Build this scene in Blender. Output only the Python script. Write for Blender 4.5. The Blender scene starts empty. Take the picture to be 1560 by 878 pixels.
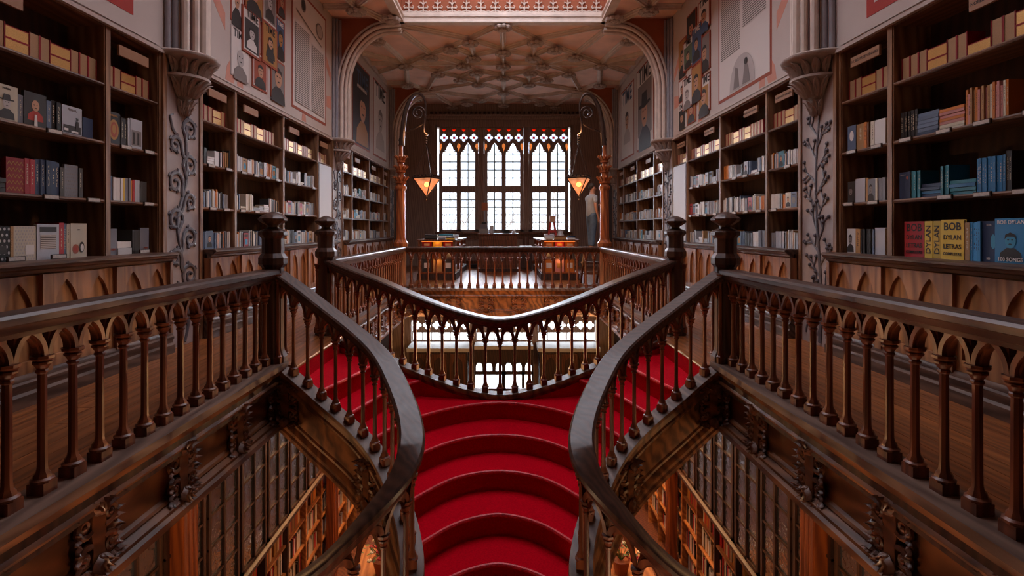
import bpy, bmesh, math, random
from math import sin, cos, pi, sqrt, atan2, radians, hypot
from mathutils import Vector, Matrix

random.seed(7)
scene = bpy.context.scene
C = scene.collection

# ------------------------------------------------------------------ camera
# z = 0 is the gallery floor; the room runs along +Y towards the facade window
EYE = Vector((0.067, 0.0, 1.47))
FPX = 830.0
cam_d = bpy.data.cameras.new('camera')
cam = bpy.data.objects.new('camera', cam_d)
C.objects.link(cam)
cam.location = EYE
cam.rotation_euler = (pi / 2, 0, 0)
cam_d.sensor_width = 36.0
cam_d.lens = FPX / 1560.0 * 36.0
cam_d.shift_x = 10.0 / 1560.0
cam_d.shift_y = -89.0 / 1560.0
cam_d.clip_start = 0.05
cam_d.clip_end = 300
scene.camera = cam

# ------------------------------------------------------------------ world, view, daylight
world = bpy.data.worlds.new('world')
scene.world = world
world.use_nodes = True
wn = world.node_tree
wn.nodes['Background'].inputs[0].default_value = (0.86, 0.93, 1.0, 1)
wn.nodes['Background'].inputs[1].default_value = 1.9
scene.view_settings.view_transform = 'Standard'
scene.view_settings.look = 'None'
scene.view_settings.gamma = 1.0
scene.view_settings.use_curve_mapping = False
scene.view_settings.exposure = 0.0
SKYLIGHT_STRENGTH = 5.6      # daylit glass roof over the stairwell (outside the frame)
LANTERN_W = 13.0             # bulb in each hanging lantern
UNDER_GALLERY_W = 75.0       # warm lamps added out of view over the ground-floor bookcases
ADDED_STAIR_LAMP_W = 60.0          # globe lamps added on the lower stair, unseen below the frame
CASE_W = 1.6                 # small lamps inside the display cases

# hazy daylight coming in through the facade windows
sun_d = bpy.data.lights.new('hazy_sun', 'SUN')
sun_d.energy = 17.0
sun_d.angle = radians(44)
sun_d.color = (0.86, 0.92, 1.0)
sun = bpy.data.objects.new('hazy_sun', sun_d)
C.objects.link(sun)
sun.location = (0, 40, 20)
sun.rotation_euler = (radians(-72), 0, 0)


def portal(x, y, z, sx, sy, rot):
    d = bpy.data.lights.new('daylight_portal', 'AREA')
    d.shape = 'RECTANGLE'; d.size = sx; d.size_y = sy
    d.cycles.is_portal = True
    o = bpy.data.objects.new('daylight_portal', d)
    C.objects.link(o); o.location = (x, y, z); o.rotation_euler = rot


portal(0, 22.6, 3.4, 5.6, 4.2, (-pi / 2, 0, 0))
portal(0, 22.6, -3.2, 5.6, 4.0, (-pi / 2, 0, 0))

# ------------------------------------------------------------------ materials


def lin(c):
    if isinstance(c, str):
        c = c.lstrip('#')
        c = [int(c[i:i + 2], 16) / 255 for i in (0, 2, 4)]
    r = [(x / 12.92 if x <= 0.04045 else ((x + 0.055) / 1.055) ** 2.4) for x in c]
    return (r[0], r[1], r[2], 1.0)


MATS = {}


def base_mat(name):
    m = bpy.data.materials.new(name)
    m.use_nodes = True
    nt = m.node_tree
    MATS[name] = m
    return m, nt, nt.nodes['Principled BSDF']


def plain(name, col, rough=0.6, metal=0.0, noise=0.0, scale=8.0, bump=0.0, spec=0.5, emit=None, es=0.0):
    m, nt, b = base_mat(name)
    b.inputs['Roughness'].default_value = rough
    b.inputs['Metallic'].default_value = metal
    b.inputs['Specular IOR Level'].default_value = spec
    c = lin(col)
    b.inputs['Base Color'].default_value = c
    if noise or bump:
        tc = nt.nodes.new('ShaderNodeTexCoord')
        n = nt.nodes.new('ShaderNodeTexNoise')
        n.inputs['Scale'].default_value = scale
        n.inputs['Detail'].default_value = 6
        nt.links.new(tc.outputs['Object'], n.inputs['Vector'])
        if noise:
            r = nt.nodes.new('ShaderNodeValToRGB')
            r.color_ramp.elements[0].position = 0.3
            r.color_ramp.elements[1].position = 0.7
            r.color_ramp.elements[0].color = tuple(x * (1 - noise) for x in c[:3]) + (1,)
            r.color_ramp.elements[1].color = tuple(min(1, x * (1 + noise)) for x in c[:3]) + (1,)
            nt.links.new(n.outputs['Fac'], r.inputs['Fac'])
            nt.links.new(r.outputs['Color'], b.inputs['Base Color'])
        if bump:
            bp = nt.nodes.new('ShaderNodeBump')
            bp.inputs['Strength'].default_value = bump
            bp.inputs['Distance'].default_value = 0.01
            nt.links.new(n.outputs['Fac'], bp.inputs['Height'])
            nt.links.new(bp.outputs['Normal'], b.inputs['Normal'])
    if emit:
        b.inputs['Emission Color'].default_value = lin(emit)
        b.inputs['Emission Strength'].default_value = es
    return m


def wood(name, dark, light, rough=0.42, grain=(14, 14, 1.2), bump=0.25, scratch=0.0, figure=3.0):
    m, nt, b = base_mat(name)
    tc = nt.nodes.new('ShaderNodeTexCoord')
    mp = nt.nodes.new('ShaderNodeMapping')
    mp.inputs['Scale'].default_value = grain
    oi = nt.nodes.new('ShaderNodeObjectInfo')
    mul = nt.nodes.new('ShaderNodeMath'); mul.operation = 'MULTIPLY'
    mul.inputs[1].default_value = 37.0
    nt.links.new(oi.outputs['Random'], mul.inputs[0])
    nt.links.new(mul.outputs[0], mp.inputs['Location'])
    nt.links.new(tc.outputs['Object'], mp.inputs['Vector'])
    n = nt.nodes.new('ShaderNodeTexNoise')
    n.inputs['Scale'].default_value = 1.0
    n.inputs['Detail'].default_value = 8
    n.inputs['Roughness'].default_value = 0.62
    n.inputs['Distortion'].default_value = 0.9
    nt.links.new(mp.outputs['Vector'], n.inputs['Vector'])
    w = nt.nodes.new('ShaderNodeTexWave')
    w.bands_direction = 'DIAGONAL'
    w.inputs['Scale'].default_value = 0.5
    w.inputs['Distortion'].default_value = figure * 3
    w.inputs['Detail'].default_value = 3
    w.inputs['Detail Scale'].default_value = 0.7
    nt.links.new(mp.outputs['Vector'], w.inputs['Vector'])
    mix = nt.nodes.new('ShaderNodeMix')
    mix.data_type = 'FLOAT'
    mix.inputs[0].default_value = 0.38
    nt.links.new(n.outputs['Fac'], mix.inputs[2])
    nt.links.new(w.outputs['Fac'], mix.inputs[3])
    r = nt.nodes.new('ShaderNodeValToRGB')
    r.color_ramp.elements[0].position = 0.25
    r.color_ramp.elements[1].position = 0.75
    r.color_ramp.elements[0].color = lin(dark)
    r.color_ramp.elements[1].color = lin(light)
    nt.links.new(mix.outputs[0], r.inputs['Fac'])
    # slight piece-to-piece variation
    hsv = nt.nodes.new('ShaderNodeHueSaturation')
    mr = nt.nodes.new('ShaderNodeMapRange')
    mr.inputs['To Min'].default_value = 0.85
    mr.inputs['To Max'].default_value = 1.15
    nt.links.new(oi.outputs['Random'], mr.inputs['Value'])
    nt.links.new(mr.outputs['Result'], hsv.inputs['Value'])
    nt.links.new(r.outputs['Color'], hsv.inputs['Color'])
    nt.links.new(hsv.outputs['Color'], b.inputs['Base Color'])
    b.inputs['Roughness'].default_value = rough
    rr = nt.nodes.new('ShaderNodeMapRange')
    rr.inputs['To Min'].default_value = rough - 0.08
    rr.inputs['To Max'].default_value = rough + 0.15
    nt.links.new(n.outputs['Fac'], rr.inputs['Value'])
    nt.links.new(rr.outputs['Result'], b.inputs['Roughness'])
    if bump:
        bp = nt.nodes.new('ShaderNodeBump')
        bp.inputs['Strength'].default_value = bump
        bp.inputs['Distance'].default_value = 0.004
        nt.links.new(mix.outputs[0], bp.inputs['Height'])
        nt.links.new(bp.outputs['Normal'], b.inputs['Normal'])
    return m


wood('rail_wood', '#36221a', '#57392b', 0.37)
wood('rail_wood_y', '#3a261e', '#634538', 0.37, grain=(14, 1.2, 14))
wood('baluster_wood', '#562a18', '#874a2c', 0.36)
wood('carved_wood', '#3f2012', '#6d3f22', 0.36, grain=(10, 3, 10))
wood('panel_wood', '#432413', '#875531', 0.40, grain=(8, 2.0, 5), figure=5)
wood('wainscot', '#744729', '#a97349', 0.45, grain=(10, 10, 1.3), figure=4)
wood('wainscot_dark', '#47291a', '#6f462c', 0.42, grain=(12, 1.4, 12))
wood('shelf_wood', '#543421', '#7c543a', 0.5, grain=(12, 1.4, 12))
wood('upright_wood', '#6b462e', '#9a7150', 0.5, grain=(12, 12, 1.2))
wood('shelf_back', '#2a1810', '#40261a', 0.7, grain=(10, 10, 1.2), bump=0.1)
wood('counter_wood', '#3c281f', '#6b4f40', 0.34, grain=(12, 1.2, 12))
wood('floor_wood', '#6b391a', '#9c5c2e', 0.31, grain=(16, 1.2, 16))
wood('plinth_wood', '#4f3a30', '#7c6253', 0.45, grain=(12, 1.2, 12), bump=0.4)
wood('dark_wood', '#2d1a12', '#4b2d1e', 0.5)
wood('facade_wood', '#8a6f60', '#a88c7c', 0.55)
wood('window_wood', '#8a7468', '#a89284', 0.5)  # facade wood made lighter; window light on the frames is in the colour
wood('orange_wood', '#6e3212', '#a0521f', 0.42)
wood('desk_wood', '#4f2c1b', '#7d4a2d', 0.4)
wood('lit_shelf_wood', '#8a5025', '#b87a42', 0.5, grain=(10, 1.4, 10))  # shelf wood with the warm lamp light put into its colour
plain('carpet', '#bd021b', 0.95, noise=0.16, scale=60, bump=0.35, spec=0.04)
plain('nosing_sheen', '#d8303a', 0.5, noise=0.3, scale=30, spec=0.5)  # lighter red: the sheen along the nosings is put into the colour
plain('plaster_white', '#b9a69c', 0.7, noise=0.06, scale=3)
plain('plaster_rib', '#d8c8bb', 0.55, noise=0.12, scale=5, bump=0.1)
plain('plaster_orange', '#a05838', 0.75, noise=0.14, scale=2.2)
plain('plaster_pink', '#efc6b2', 0.75, noise=0.14, scale=1.6)
plain('plaster_stone', '#b5a59b', 0.65, noise=0.12, scale=9, bump=0.3)
plain('plaster_blue', '#98969c', 0.5, noise=0.08, scale=5)
plain('painted_panel', '#a3938d', 0.6, noise=0.12, scale=5, bump=0.1)
plain('vine_paint', '#565055', 0.5, noise=0.2, scale=12, bump=0.2)
plain('banner_paper', '#c0b2aa', 0.8, noise=0.03, scale=2)
plain('banner_mark', '#c88c78', 0.8, noise=0.1, scale=3)
plain('paper', '#d3cac4', 0.8)
plain('paper_grey', '#b3a9a5', 0.8)
plain('print_red', '#a32a1c', 0.7)
plain('print_rust', '#97452c', 0.7)
plain('print_dark', '#2f2927', 0.7)
plain('print_grey', '#7b716d', 0.7)
plain('print_skin', '#b98a6c', 0.7)
plain('print_gold', '#a5743a', 0.7)
plain('print_blue', '#3d4f6b', 0.7)
plain('print_green', '#54624a', 0.7)
plain('gilt', '#d2a868', 0.30, metal=0.75, noise=0.22, scale=40, bump=0.2)
plain('iron', '#3b2a22', 0.38, metal=0.6)
plain('brass', '#a8743c', 0.35, metal=0.9)
plain('lead', '#2c2622', 0.5, metal=0.3)
plain('ceiling_dark', '#241812', 0.9)
plain('wall_dark', '#4a362c', 0.8, noise=0.1, scale=2)
plain('wall_pale', '#a88d7c', 0.8)
plain('info_white', '#c9ccd4', 0.6)
plain('label_paper', '#b8a99d', 0.6, noise=0.2, scale=50)
plain('sign_board', '#9c7052', 0.6)
plain('page_tan', '#ab8663', 0.38, metal=0.25, noise=0.15, scale=40)
plain('ink', '#231a16', 0.7)
plain('page_cream', '#c9b596', 0.85, noise=0.12, scale=50)
plain('black_plastic', '#17181a', 0.35)
plain('white_plastic', '#c8c8cc', 0.4)
plain('steel', '#9a9da4', 0.3, metal=0.8)
plain('skin', '#b07f66', 0.6)
plain('hair', '#2a201b', 0.7)
plain('shirt', '#9ca2a8', 0.85, noise=0.08, scale=10)
plain('jeans', '#52667c', 0.85, noise=0.15, scale=14)
plain('shoe', '#2a2523', 0.6)
plain('bark', '#cfcac6', 0.9, noise=0.2, scale=6)
plain('leaf_green', '#4f6b35', 0.6)
plain('petal_cream', '#e8dcb8', 0.6)
plain('petal_red', '#b02a35', 0.6)
plain('terracotta', '#9c5634', 0.7)
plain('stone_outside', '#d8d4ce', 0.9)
plain('lamp_glow', '#fff0d8', 0.4, emit='#ffb768', es=14)
plain('case_glow', '#fff0d8', 0.4, emit='#ff8a3a', es=2.5)
plain('lamp_shade', '#b0643c', 0.7)

# glass: clear leaded, coloured, lantern
def glass(name, col, gloss=0.08, rough=0.05):
    m, nt, b = base_mat(name)
    nt.nodes.remove(b)
    out = nt.nodes['Material Output']
    t = nt.nodes.new('ShaderNodeBsdfTransparent')
    t.inputs[0].default_value = lin(col)
    g = nt.nodes.new('ShaderNodeBsdfGlossy')
    g.inputs['Roughness'].default_value = rough
    mx = nt.nodes.new('ShaderNodeMixShader')
    mx.inputs[0].default_value = gloss
    nt.links.new(t.outputs[0], mx.inputs[1])
    nt.links.new(g.outputs[0], mx.inputs[2])
    nt.links.new(mx.outputs[0], out.inputs['Surface'])
    return m


glass('clear_glass', '#fcfdff', 0.02, 0.3)
glass('red_glass', '#c8242c', 0.06)
glass('amber_glass', '#d9a070', 0.03)
glass('blue_glass', '#e9edf8', 0.03)
glass('orange_glass', '#e2551c', 0.06)


def leaded_glass():
    m, nt, b = base_mat('cabinet_glass')
    b.inputs['Base Color'].default_value = lin('#858c98')
    b.inputs['Metallic'].default_value = 0.85
    b.inputs['Roughness'].default_value = 0.06
    b.inputs['Specular IOR Level'].default_value = 0.9
    tc = nt.nodes.new('ShaderNodeTexCoord')
    n = nt.nodes.new('ShaderNodeTexNoise')
    n.inputs['Scale'].default_value = 6.0
    n.inputs['Distortion'].default_value = 1.5
    nt.links.new(tc.outputs['Object'], n.inputs['Vector'])
    bp = nt.nodes.new('ShaderNodeBump')
    bp.inputs['Strength'].default_value = 0.4
    bp.inputs['Distance'].default_value = 0.03
    nt.links.new(n.outputs['Fac'], bp.inputs['Height'])
    nt.links.new(bp.outputs['Normal'], b.inputs['Normal'])


leaded_glass()


def lantern_glass():
    m, nt, b = base_mat('lantern_glass')
    b.inputs['Base Color'].default_value = lin('#d89a6a')
    b.inputs['Roughness'].default_value = 0.5
    b.inputs['Transmission Weight'].default_value = 0.0
    tc = nt.nodes.new('ShaderNodeTexCoord')
    v = nt.nodes.new('ShaderNodeTexVoronoi')
    v.inputs['Scale'].default_value = 9.0
    nt.links.new(tc.outputs['Object'], v.inputs['Vector'])
    r = nt.nodes.new('ShaderNodeValToRGB')
    r.color_ramp.elements[0].color = lin('#ffb98a')
    r.color_ramp.elements[1].color = lin('#c86a3c')
    nt.links.new(v.outputs['Distance'], r.inputs['Fac'])
    nt.links.new(r.outputs['Color'], b.inputs['Emission Color'])
    b.inputs['Emission Strength'].default_value = 1.1
    tr = nt.nodes.new('ShaderNodeBsdfTransparent'); tr.inputs[0].default_value = lin('#ffc890')
    mx = nt.nodes.new('ShaderNodeMixShader'); mx.inputs[0].default_value = 0.45
    nt.links.new(b.outputs[0], mx.inputs[1]); nt.links.new(tr.outputs[0], mx.inputs[2])
    nt.links.new(mx.outputs[0], nt.nodes['Material Output'].inputs['Surface'])


lantern_glass()


def skylight_glass():
    m, nt, b = base_mat('skylight_glass')
    b.inputs['Base Color'].default_value = lin('#d8d0c4')
    b.inputs['Emission Color'].default_value = lin('#f3f2ff')
    b.inputs['Emission Strength'].default_value = SKYLIGHT_STRENGTH


skylight_glass()


def book_mat(name, attr):
    """cover cloth/paper: colour comes with each book; printed bars on the spine."""
    m, nt, b = base_mat(name)
    b.inputs['Roughness'].default_value = 0.5
    b.inputs['Specular IOR Level'].default_value = 0.25
    if attr is True:
        a = nt.nodes.new('ShaderNodeAttribute'); a.attribute_name = 'Col'
        col = a.outputs['Color']
        nt.links.new(col, b.inputs['Base Color'])
        return m
    oi = nt.nodes.new('ShaderNodeObjectInfo')
    tc = nt.nodes.new('ShaderNodeTexCoord')
    sep = nt.nodes.new('ShaderNodeSeparateXYZ')
    nt.links.new(tc.outputs['Object'], sep.inputs[0])
    if attr is None:
        nt.links.new(oi.outputs['Color'], b.inputs['Base Color'])
        return m
    # printed title: narrow vertical strip with broken dashes, only on the spine front
    n = nt.nodes.new('ShaderNodeTexNoise')
    n.inputs['Scale'].default_value = 1.0
    n.inputs['Detail'].default_value = 0
    mp = nt.nodes.new('ShaderNodeMapping')
    mp.inputs['Scale'].default_value = (0.5, 2.0, 34)
    addv = nt.nodes.new('ShaderNodeVectorMath'); addv.operation = 'ADD'
    mulr = nt.nodes.new('ShaderNodeMath'); mulr.operation = 'MULTIPLY'; mulr.inputs[1].default_value = 91
    nt.links.new(oi.outputs['Random'], mulr.inputs[0])
    comb = nt.nodes.new('ShaderNodeCombineXYZ')
    nt.links.new(mulr.outputs[0], comb.inputs[0]); nt.links.new(mulr.outputs[0], comb.inputs[2])
    nt.links.new(tc.outputs['Object'], mp.inputs['Vector'])
    nt.links.new(mp.outputs['Vector'], addv.inputs[0]); nt.links.new(comb.outputs[0], addv.inputs[1])
    nt.links.new(addv.outputs[0], n.inputs['Vector'])

    def cmp(sock, op, val):
        x = nt.nodes.new('ShaderNodeMath'); x.operation = op
        nt.links.new(sock, x.inputs[0]); x.inputs[1].default_value = val
        return x.outputs[0]

    def mul(a_, b_):
        x = nt.nodes.new('ShaderNodeMath'); x.operation = 'MULTIPLY'
        nt.links.new(a_, x.inputs[0]); nt.links.new(b_, x.inputs[1])
        return x.outputs[0]
    msk = mul(cmp(n.outputs['Fac'], 'GREATER_THAN', 0.52), cmp(sep.outputs['X'], 'GREATER_THAN', -0.004))
    msk = mul(msk, mul(cmp(sep.outputs['Y'], 'GREATER_THAN', 0.38), cmp(sep.outputs['Y'], 'LESS_THAN', 0.62)))
    msk = mul(msk, mul(cmp(sep.outputs['Z'], 'GREATER_THAN', 0.28), cmp(sep.outputs['Z'], 'LESS_THAN', 0.85)))
    inv = nt.nodes.new('ShaderNodeHueSaturation')
    bw = nt.nodes.new('ShaderNodeRGBToBW')
    nt.links.new(oi.outputs['Color'], bw.inputs[0])
    lt = nt.nodes.new('ShaderNodeMath'); lt.operation = 'LESS_THAN'; lt.inputs[1].default_value = 0.2
    nt.links.new(bw.outputs[0], lt.inputs[0])
    ink = nt.nodes.new('ShaderNodeMix'); ink.data_type = 'RGBA'
    nt.links.new(lt.outputs[0], ink.inputs[0])
    ink.inputs[6].default_value = lin('#3a322e'); ink.inputs[7].default_value = lin('#b8a98e')
    mx = nt.nodes.new('ShaderNodeMix'); mx.data_type = 'RGBA'
    nt.links.new(msk, mx.inputs[0])
    nt.links.new(oi.outputs['Color'], mx.inputs[6]); nt.links.new(ink.outputs[2], mx.inputs[7])
    nt.links.new(mx.outputs[2], b.inputs['Base Color'])
    return m


book_mat('book_spine', False)
book_mat('book_cover', None)
book_mat('book_stuff', True)


def text_mat(name, paper, ink, lines=60.0):
    """printed columns of small type: broken dark lines on paper"""
    m, nt, b = base_mat(name)
    b.inputs['Roughness'].default_value = 0.8
    tc = nt.nodes.new('ShaderNodeTexCoord')
    sep = nt.nodes.new('ShaderNodeSeparateXYZ')
    nt.links.new(tc.outputs['Object'], sep.inputs[0])
    s = nt.nodes.new('ShaderNodeMath'); s.operation = 'MULTIPLY'; s.inputs[1].default_value = lines
    nt.links.new(sep.outputs['Y'], s.inputs[0])
    fr = nt.nodes.new('ShaderNodeMath'); fr.operation = 'FRACT'
    nt.links.new(s.outputs[0], fr.inputs[0])
    gt = nt.nodes.new('ShaderNodeMath'); gt.operation = 'GREATER_THAN'; gt.inputs[1].default_value = 0.5
    nt.links.new(fr.outputs[0], gt.inputs[0])
    mp = nt.nodes.new('ShaderNodeMapping'); mp.inputs['Scale'].default_value = (9, lines / 2, 1)
    nt.links.new(tc.outputs['Object'], mp.inputs['Vector'])
    n = nt.nodes.new('ShaderNodeTexNoise'); n.inputs['Scale'].default_value = 1; n.inputs['Detail'].default_value = 1
    nt.links.new(mp.outputs['Vector'], n.inputs['Vector'])
    g2 = nt.nodes.new('ShaderNodeMath'); g2.operation = 'GREATER_THAN'; g2.inputs[1].default_value = 0.27
    nt.links.new(n.outputs['Fac'], g2.inputs[0])
    mu = nt.nodes.new('ShaderNodeMath'); mu.operation = 'MULTIPLY'
    nt.links.new(gt.outputs[0], mu.inputs[0]); nt.links.new(g2.outputs[0], mu.inputs[1])
    mx = nt.nodes.new('ShaderNodeMix'); mx.data_type = 'RGBA'
    nt.links.new(mu.outputs[0], mx.inputs[0])
    mx.inputs[6].default_value = lin(paper); mx.inputs[7].default_value = lin(ink)
    nt.links.new(mx.outputs[2], b.inputs['Base Color'])


text_mat('type_block', '#cdc4be', '#6f6863', 26)
text_mat('label_type', '#c3b4a8', '#5b4a40', 60)

# ------------------------------------------------------------------ mesh helpers


class MB:
    def __init__(self):
        self.v = []; self.f = []

    def add(self, verts, faces):
        o = len(self.v)
        self.v += [tuple(p) for p in verts]
        self.f += [tuple(i + o for i in f) for f in faces]
        return self

    def box(self, x0, x1, y0, y1, z0, z1):
        if x0 > x1: x0, x1 = x1, x0
        if y0 > y1: y0, y1 = y1, y0
        if z0 > z1: z0, z1 = z1, z0
        return self.add([(x0, y0, z0), (x1, y0, z0), (x1, y1, z0), (x0, y1, z0),
                         (x0, y0, z1), (x1, y0, z1), (x1, y1, z1), (x0, y1, z1)],
                        [(0, 3, 2, 1), (4, 5, 6, 7), (0, 1, 5, 4), (1, 2, 6, 5), (2, 3, 7, 6), (3, 0, 4, 7)])

    def prism(self, poly, a, b, fn):
        """extrude 2-D polygon between depths a and b; fn(u,v,w)->xyz"""
        n = len(poly)
        vs = [fn(u, v, a) for u, v in poly] + [fn(u, v, b) for u, v in poly]
        fs = [tuple(range(n - 1, -1, -1)), tuple(range(n, 2 * n))]
        fs += [(i, (i + 1) % n, n + (i + 1) % n, n + i) for i in range(n)]
        return self.add(vs, fs)

    def ring(self, outer, inner, a, b, fn):
        """open or closed strip between two polylines, extruded a..b"""
        n = len(outer)
        vs = []
        for d in (a, b):
            vs += [fn(u, v, d) for u, v in outer]
            vs += [fn(u, v, d) for u, v in inner]
        fs = []
        for i in range(n - 1):
            j = i + 1
            fs += [(i, j, n + j, n + i), (2 * n + i, 3 * n + i, 3 * n + j, 2 * n + j),
                   (i, 2 * n + i, 2 * n + j, j), (n + i, n + j, 3 * n + j, 3 * n + i)]
        fs += [(0, n, 3 * n, 2 * n), (n - 1, 3 * n - 1, 4 * n - 1, 2 * n - 1)]
        return self.add(vs, fs)

    def lathe(self, prof, n=8, c=(0, 0, 0), a0=0.0, a1=2 * pi, rot=0.0, sq=None):
        full = abs(a1 - a0 - 2 * pi) < 1e-6
        m = n if full else n + 1
        vs = []
        for r, z in prof:
            for i in range(m):
                t = a0 + (a1 - a0) * i / n + rot
                vs.append((c[0] + r * cos(t), c[1] + r * sin(t), c[2] + z))
        fs = []
        k = len(prof)
        for j in range(k - 1):
            for i in range(n):
                i2 = (i + 1) % m if full else i + 1
                fs.append((j * m + i, j * m + i2, (j + 1) * m + i2, (j + 1) * m + i))
        if prof[0][0] > 1e-5: fs.append(tuple(range(m - 1, -1, -1)))
        if prof[-1][0] > 1e-5: fs.append(tuple((k - 1) * m + i for i in range(m)))
        return self.add(vs, fs)

    def sweep(self, path, prof, normals=None, closed=True, caps=True):
        """profile (a,b): a along the horizontal normal of the path, b up"""
        n = len(path); k = len(prof)
        vs = []
        for i, p in enumerate(path):
            if normals: nx, ny = normals[i]
            else:
                p0 = path[max(0, i - 1)]; p1 = path[min(n - 1, i + 1)]
                dx, dy = p1[0] - p0[0], p1[1] - p0[1]
                l = hypot(dx, dy) or 1
                nx, ny = -dy / l, dx / l
            for a, b in prof:
                vs.append((p[0] + nx * a, p[1] + ny * a, p[2] + b))
        fs = []
        kk = k if closed else k - 1
        for i in range(n - 1):
            for j in range(kk):
                j2 = (j + 1) % k
                fs.append((i * k + j, i * k + j2, (i + 1) * k + j2, (i + 1) * k + j))
        if caps and closed:
            fs.append(tuple(range(k - 1, -1, -1)))
            fs.append(tuple((n - 1) * k + j for j in range(k)))
        return self.add(vs, fs)

    def tube(self, path, r, n=6, flat=1.0, flat_axis=None):
        """round tube along any 3-D path; r number or list"""
        P = [Vector(p) for p in path]
        m = len(P)
        R = r if isinstance(r, (list, tuple)) else [r] * m
        up = Vector((0.13, 0.21, 0.97)).normalized()
        vs = []
        prev = None
        for i in range(m):
            t = (P[min(m - 1, i + 1)] - P[max(0, i - 1)])
            if t.length < 1e-9: t = Vector((0, 0, 1))
            t.normalize()
            if prev is None:
                a = t.cross(up)
                if a.length < 1e-4: a = t.cross(Vector((1, 0, 0)))
            else:
                a = prev - t * prev.dot(t)
                if a.length < 1e-6: a = t.cross(up)
            a.normalize(); prev = a
            b = t.cross(a)
            for k in range(n):
                th = 2 * pi * k / n
                d = a * cos(th) * R[i] + b * sin(th) * R[i]
                if flat_axis is not None:
                    fa = Vector(flat_axis)
                    d -= fa * d.dot(fa) * (1 - flat)
                vs.append(tuple(P[i] + d))
        fs = []
        for i in range(m - 1):
            for k in range(n):
                k2 = (k + 1) % n
                fs.append((i * n + k, i * n + k2, (i + 1) * n + k2, (i + 1) * n + k))
        fs.append(tuple(range(n - 1, -1, -1))); fs.append(tuple((m - 1) * n + k for k in range(n)))
        return self.add(vs, fs)

    def ball(self, c, r, n=8, m=5, sz=1.0):
        prof = [(max(1e-6, r * sin(pi * i / m)), -r * sz * cos(pi * i / m)) for i in range(m + 1)]
        prof[0] = (1e-6, -r * sz); prof[-1] = (1e-6, r * sz)
        return self.lathe(prof, n, c)

    def holed(self, hole, rect, a, b, fn, center=None):
        """plate rect=(u0,u1,v0,v1) with one star-shaped hole, thickness a..b"""
        u0, u1, v0, v1 = rect
        cu, cv = center or (sum(p[0] for p in hole) / len(hole), sum(p[1] for p in hole) / len(hole))
        angs = [(atan2(v - cv, u - cu), (u, v)) for u, v in hole]
        hp = sorted(angs)
        items = [(t, p) for t, p in hp]
        for q in ((u0, v0), (u1, v0), (u1, v1), (u0, v1)):
            t = atan2(q[1] - cv, q[0] - cu)
            k = len(hp)
            for i in range(k):
                t0, p0 = hp[i]; t1, p1 = hp[(i + 1) % k]
                tt = t
                if i == k - 1:
                    t1 += 2 * pi
                    if tt < t0: tt += 2 * pi
                if t0 <= tt <= t1 and t1 - t0 > 1e-9:
                    # intersect ray with the segment
                    dx, dy = cos(t), sin(t)
                    ex, ey = p1[0] - p0[0], p1[1] - p0[1]
                    den = dx * ey - dy * ex
                    if abs(den) < 1e-12: continue
                    s = ((p0[0] - cu) * ey - (p0[1] - cv) * ex) / den
                    items.append((t, (cu + dx * s, cv + dy * s)))
                    break
        items.sort()
        inner = [p for _, p in items]
        outer = []
        for t, _ in items:
            dx, dy = cos(t), sin(t)
            s = 1e9
            if dx > 1e-9: s = min(s, (u1 - cu) / dx)
            if dx < -1e-9: s = min(s, (u0 - cu) / dx)
            if dy > 1e-9: s = min(s, (v1 - cv) / dy)
            if dy < -1e-9: s = min(s, (v0 - cv) / dy)
            outer.append((cu + dx * s, cv + dy * s))
        inner.append(inner[0]); outer.append(outer[0])
        return self.ring(outer, inner, a, b, fn)

    def mirror_x(self):
        self.v = [(-x, y, z) for x, y, z in self.v]
        self.f = [tuple(reversed(f)) for f in self.f]
        return self

    def shifted(self, dx=0, dy=0, dz=0):
        self.v = [(x + dx, y + dy, z + dz) for x, y, z in self.v]
        return self

    def mesh(self, name, mat, smooth=True, angle=38):
        me = bpy.data.meshes.new(name)
        me.from_pydata(self.v, [], self.f)
        bm = bmesh.new(); bm.from_mesh(me)
        bmesh.ops.recalc_face_normals(bm, faces=bm.faces)
        bm.to_mesh(me); bm.free()
        if smooth:
            for p in me.polygons: p.use_smooth = True
            me.set_sharp_from_angle(angle=radians(angle))
        if mat: me.materials.append(MATS[mat])
        return me

    def build(self, name, mat, parent=None, smooth=True, angle=38, **props):
        return place(self.mesh(name, mat, smooth, angle), name, parent, **props)


def place(me, name, parent=None, loc=(0, 0, 0), rotz=0.0, mat4=None, scale=None, color=None, **props):
    o = bpy.data.objects.new(name, me)
    C.objects.link(o)
    if mat4 is not None: o.matrix_world = mat4
    else:
        o.location = loc; o.rotation_euler = (0, 0, rotz)
        if scale: o.scale = scale
    if parent is not None:
        o.parent = parent
        o.matrix_parent_inverse = parent_inv(parent)
    if color: o.color = color
    for k, v in props.items():
        if v is not None: o[k] = v
    return o


def parent_inv(p):
    m = Matrix.LocRotScale(p.location, p.rotation_euler, p.scale)
    if p.parent is not None:
        m = parent_world(p.parent) @ p.matrix_parent_inverse @ m
    return m.inverted()


def parent_world(p):
    m = Matrix.LocRotScale(p.location, p.rotation_euler, p.scale)
    if p.parent is not None:
        m = parent_world(p.parent) @ p.matrix_parent_inverse @ m
    return m


def thing(name, label, cat, loc=(0, 0, 0), group=None, rotz=0.0):
    o = bpy.data.objects.new(name, None)
    C.objects.link(o)
    o.location = loc; o.rotation_euler = (0, 0, rotz)
    o.empty_display_size = 0.1
    o['label'] = label; o['category'] = cat
    if group: o['group'] = group
    return o


def struct(o, label=None, cat=None):
    o['kind'] = 'structure'
    if label: o['label'] = label
    if cat: o['category'] = cat
    return o


def F_xz(y):          # plane facing -Y: u->x, v->z, w-> towards viewer
    return lambda u, v, w: (u, y - w, v)


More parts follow.
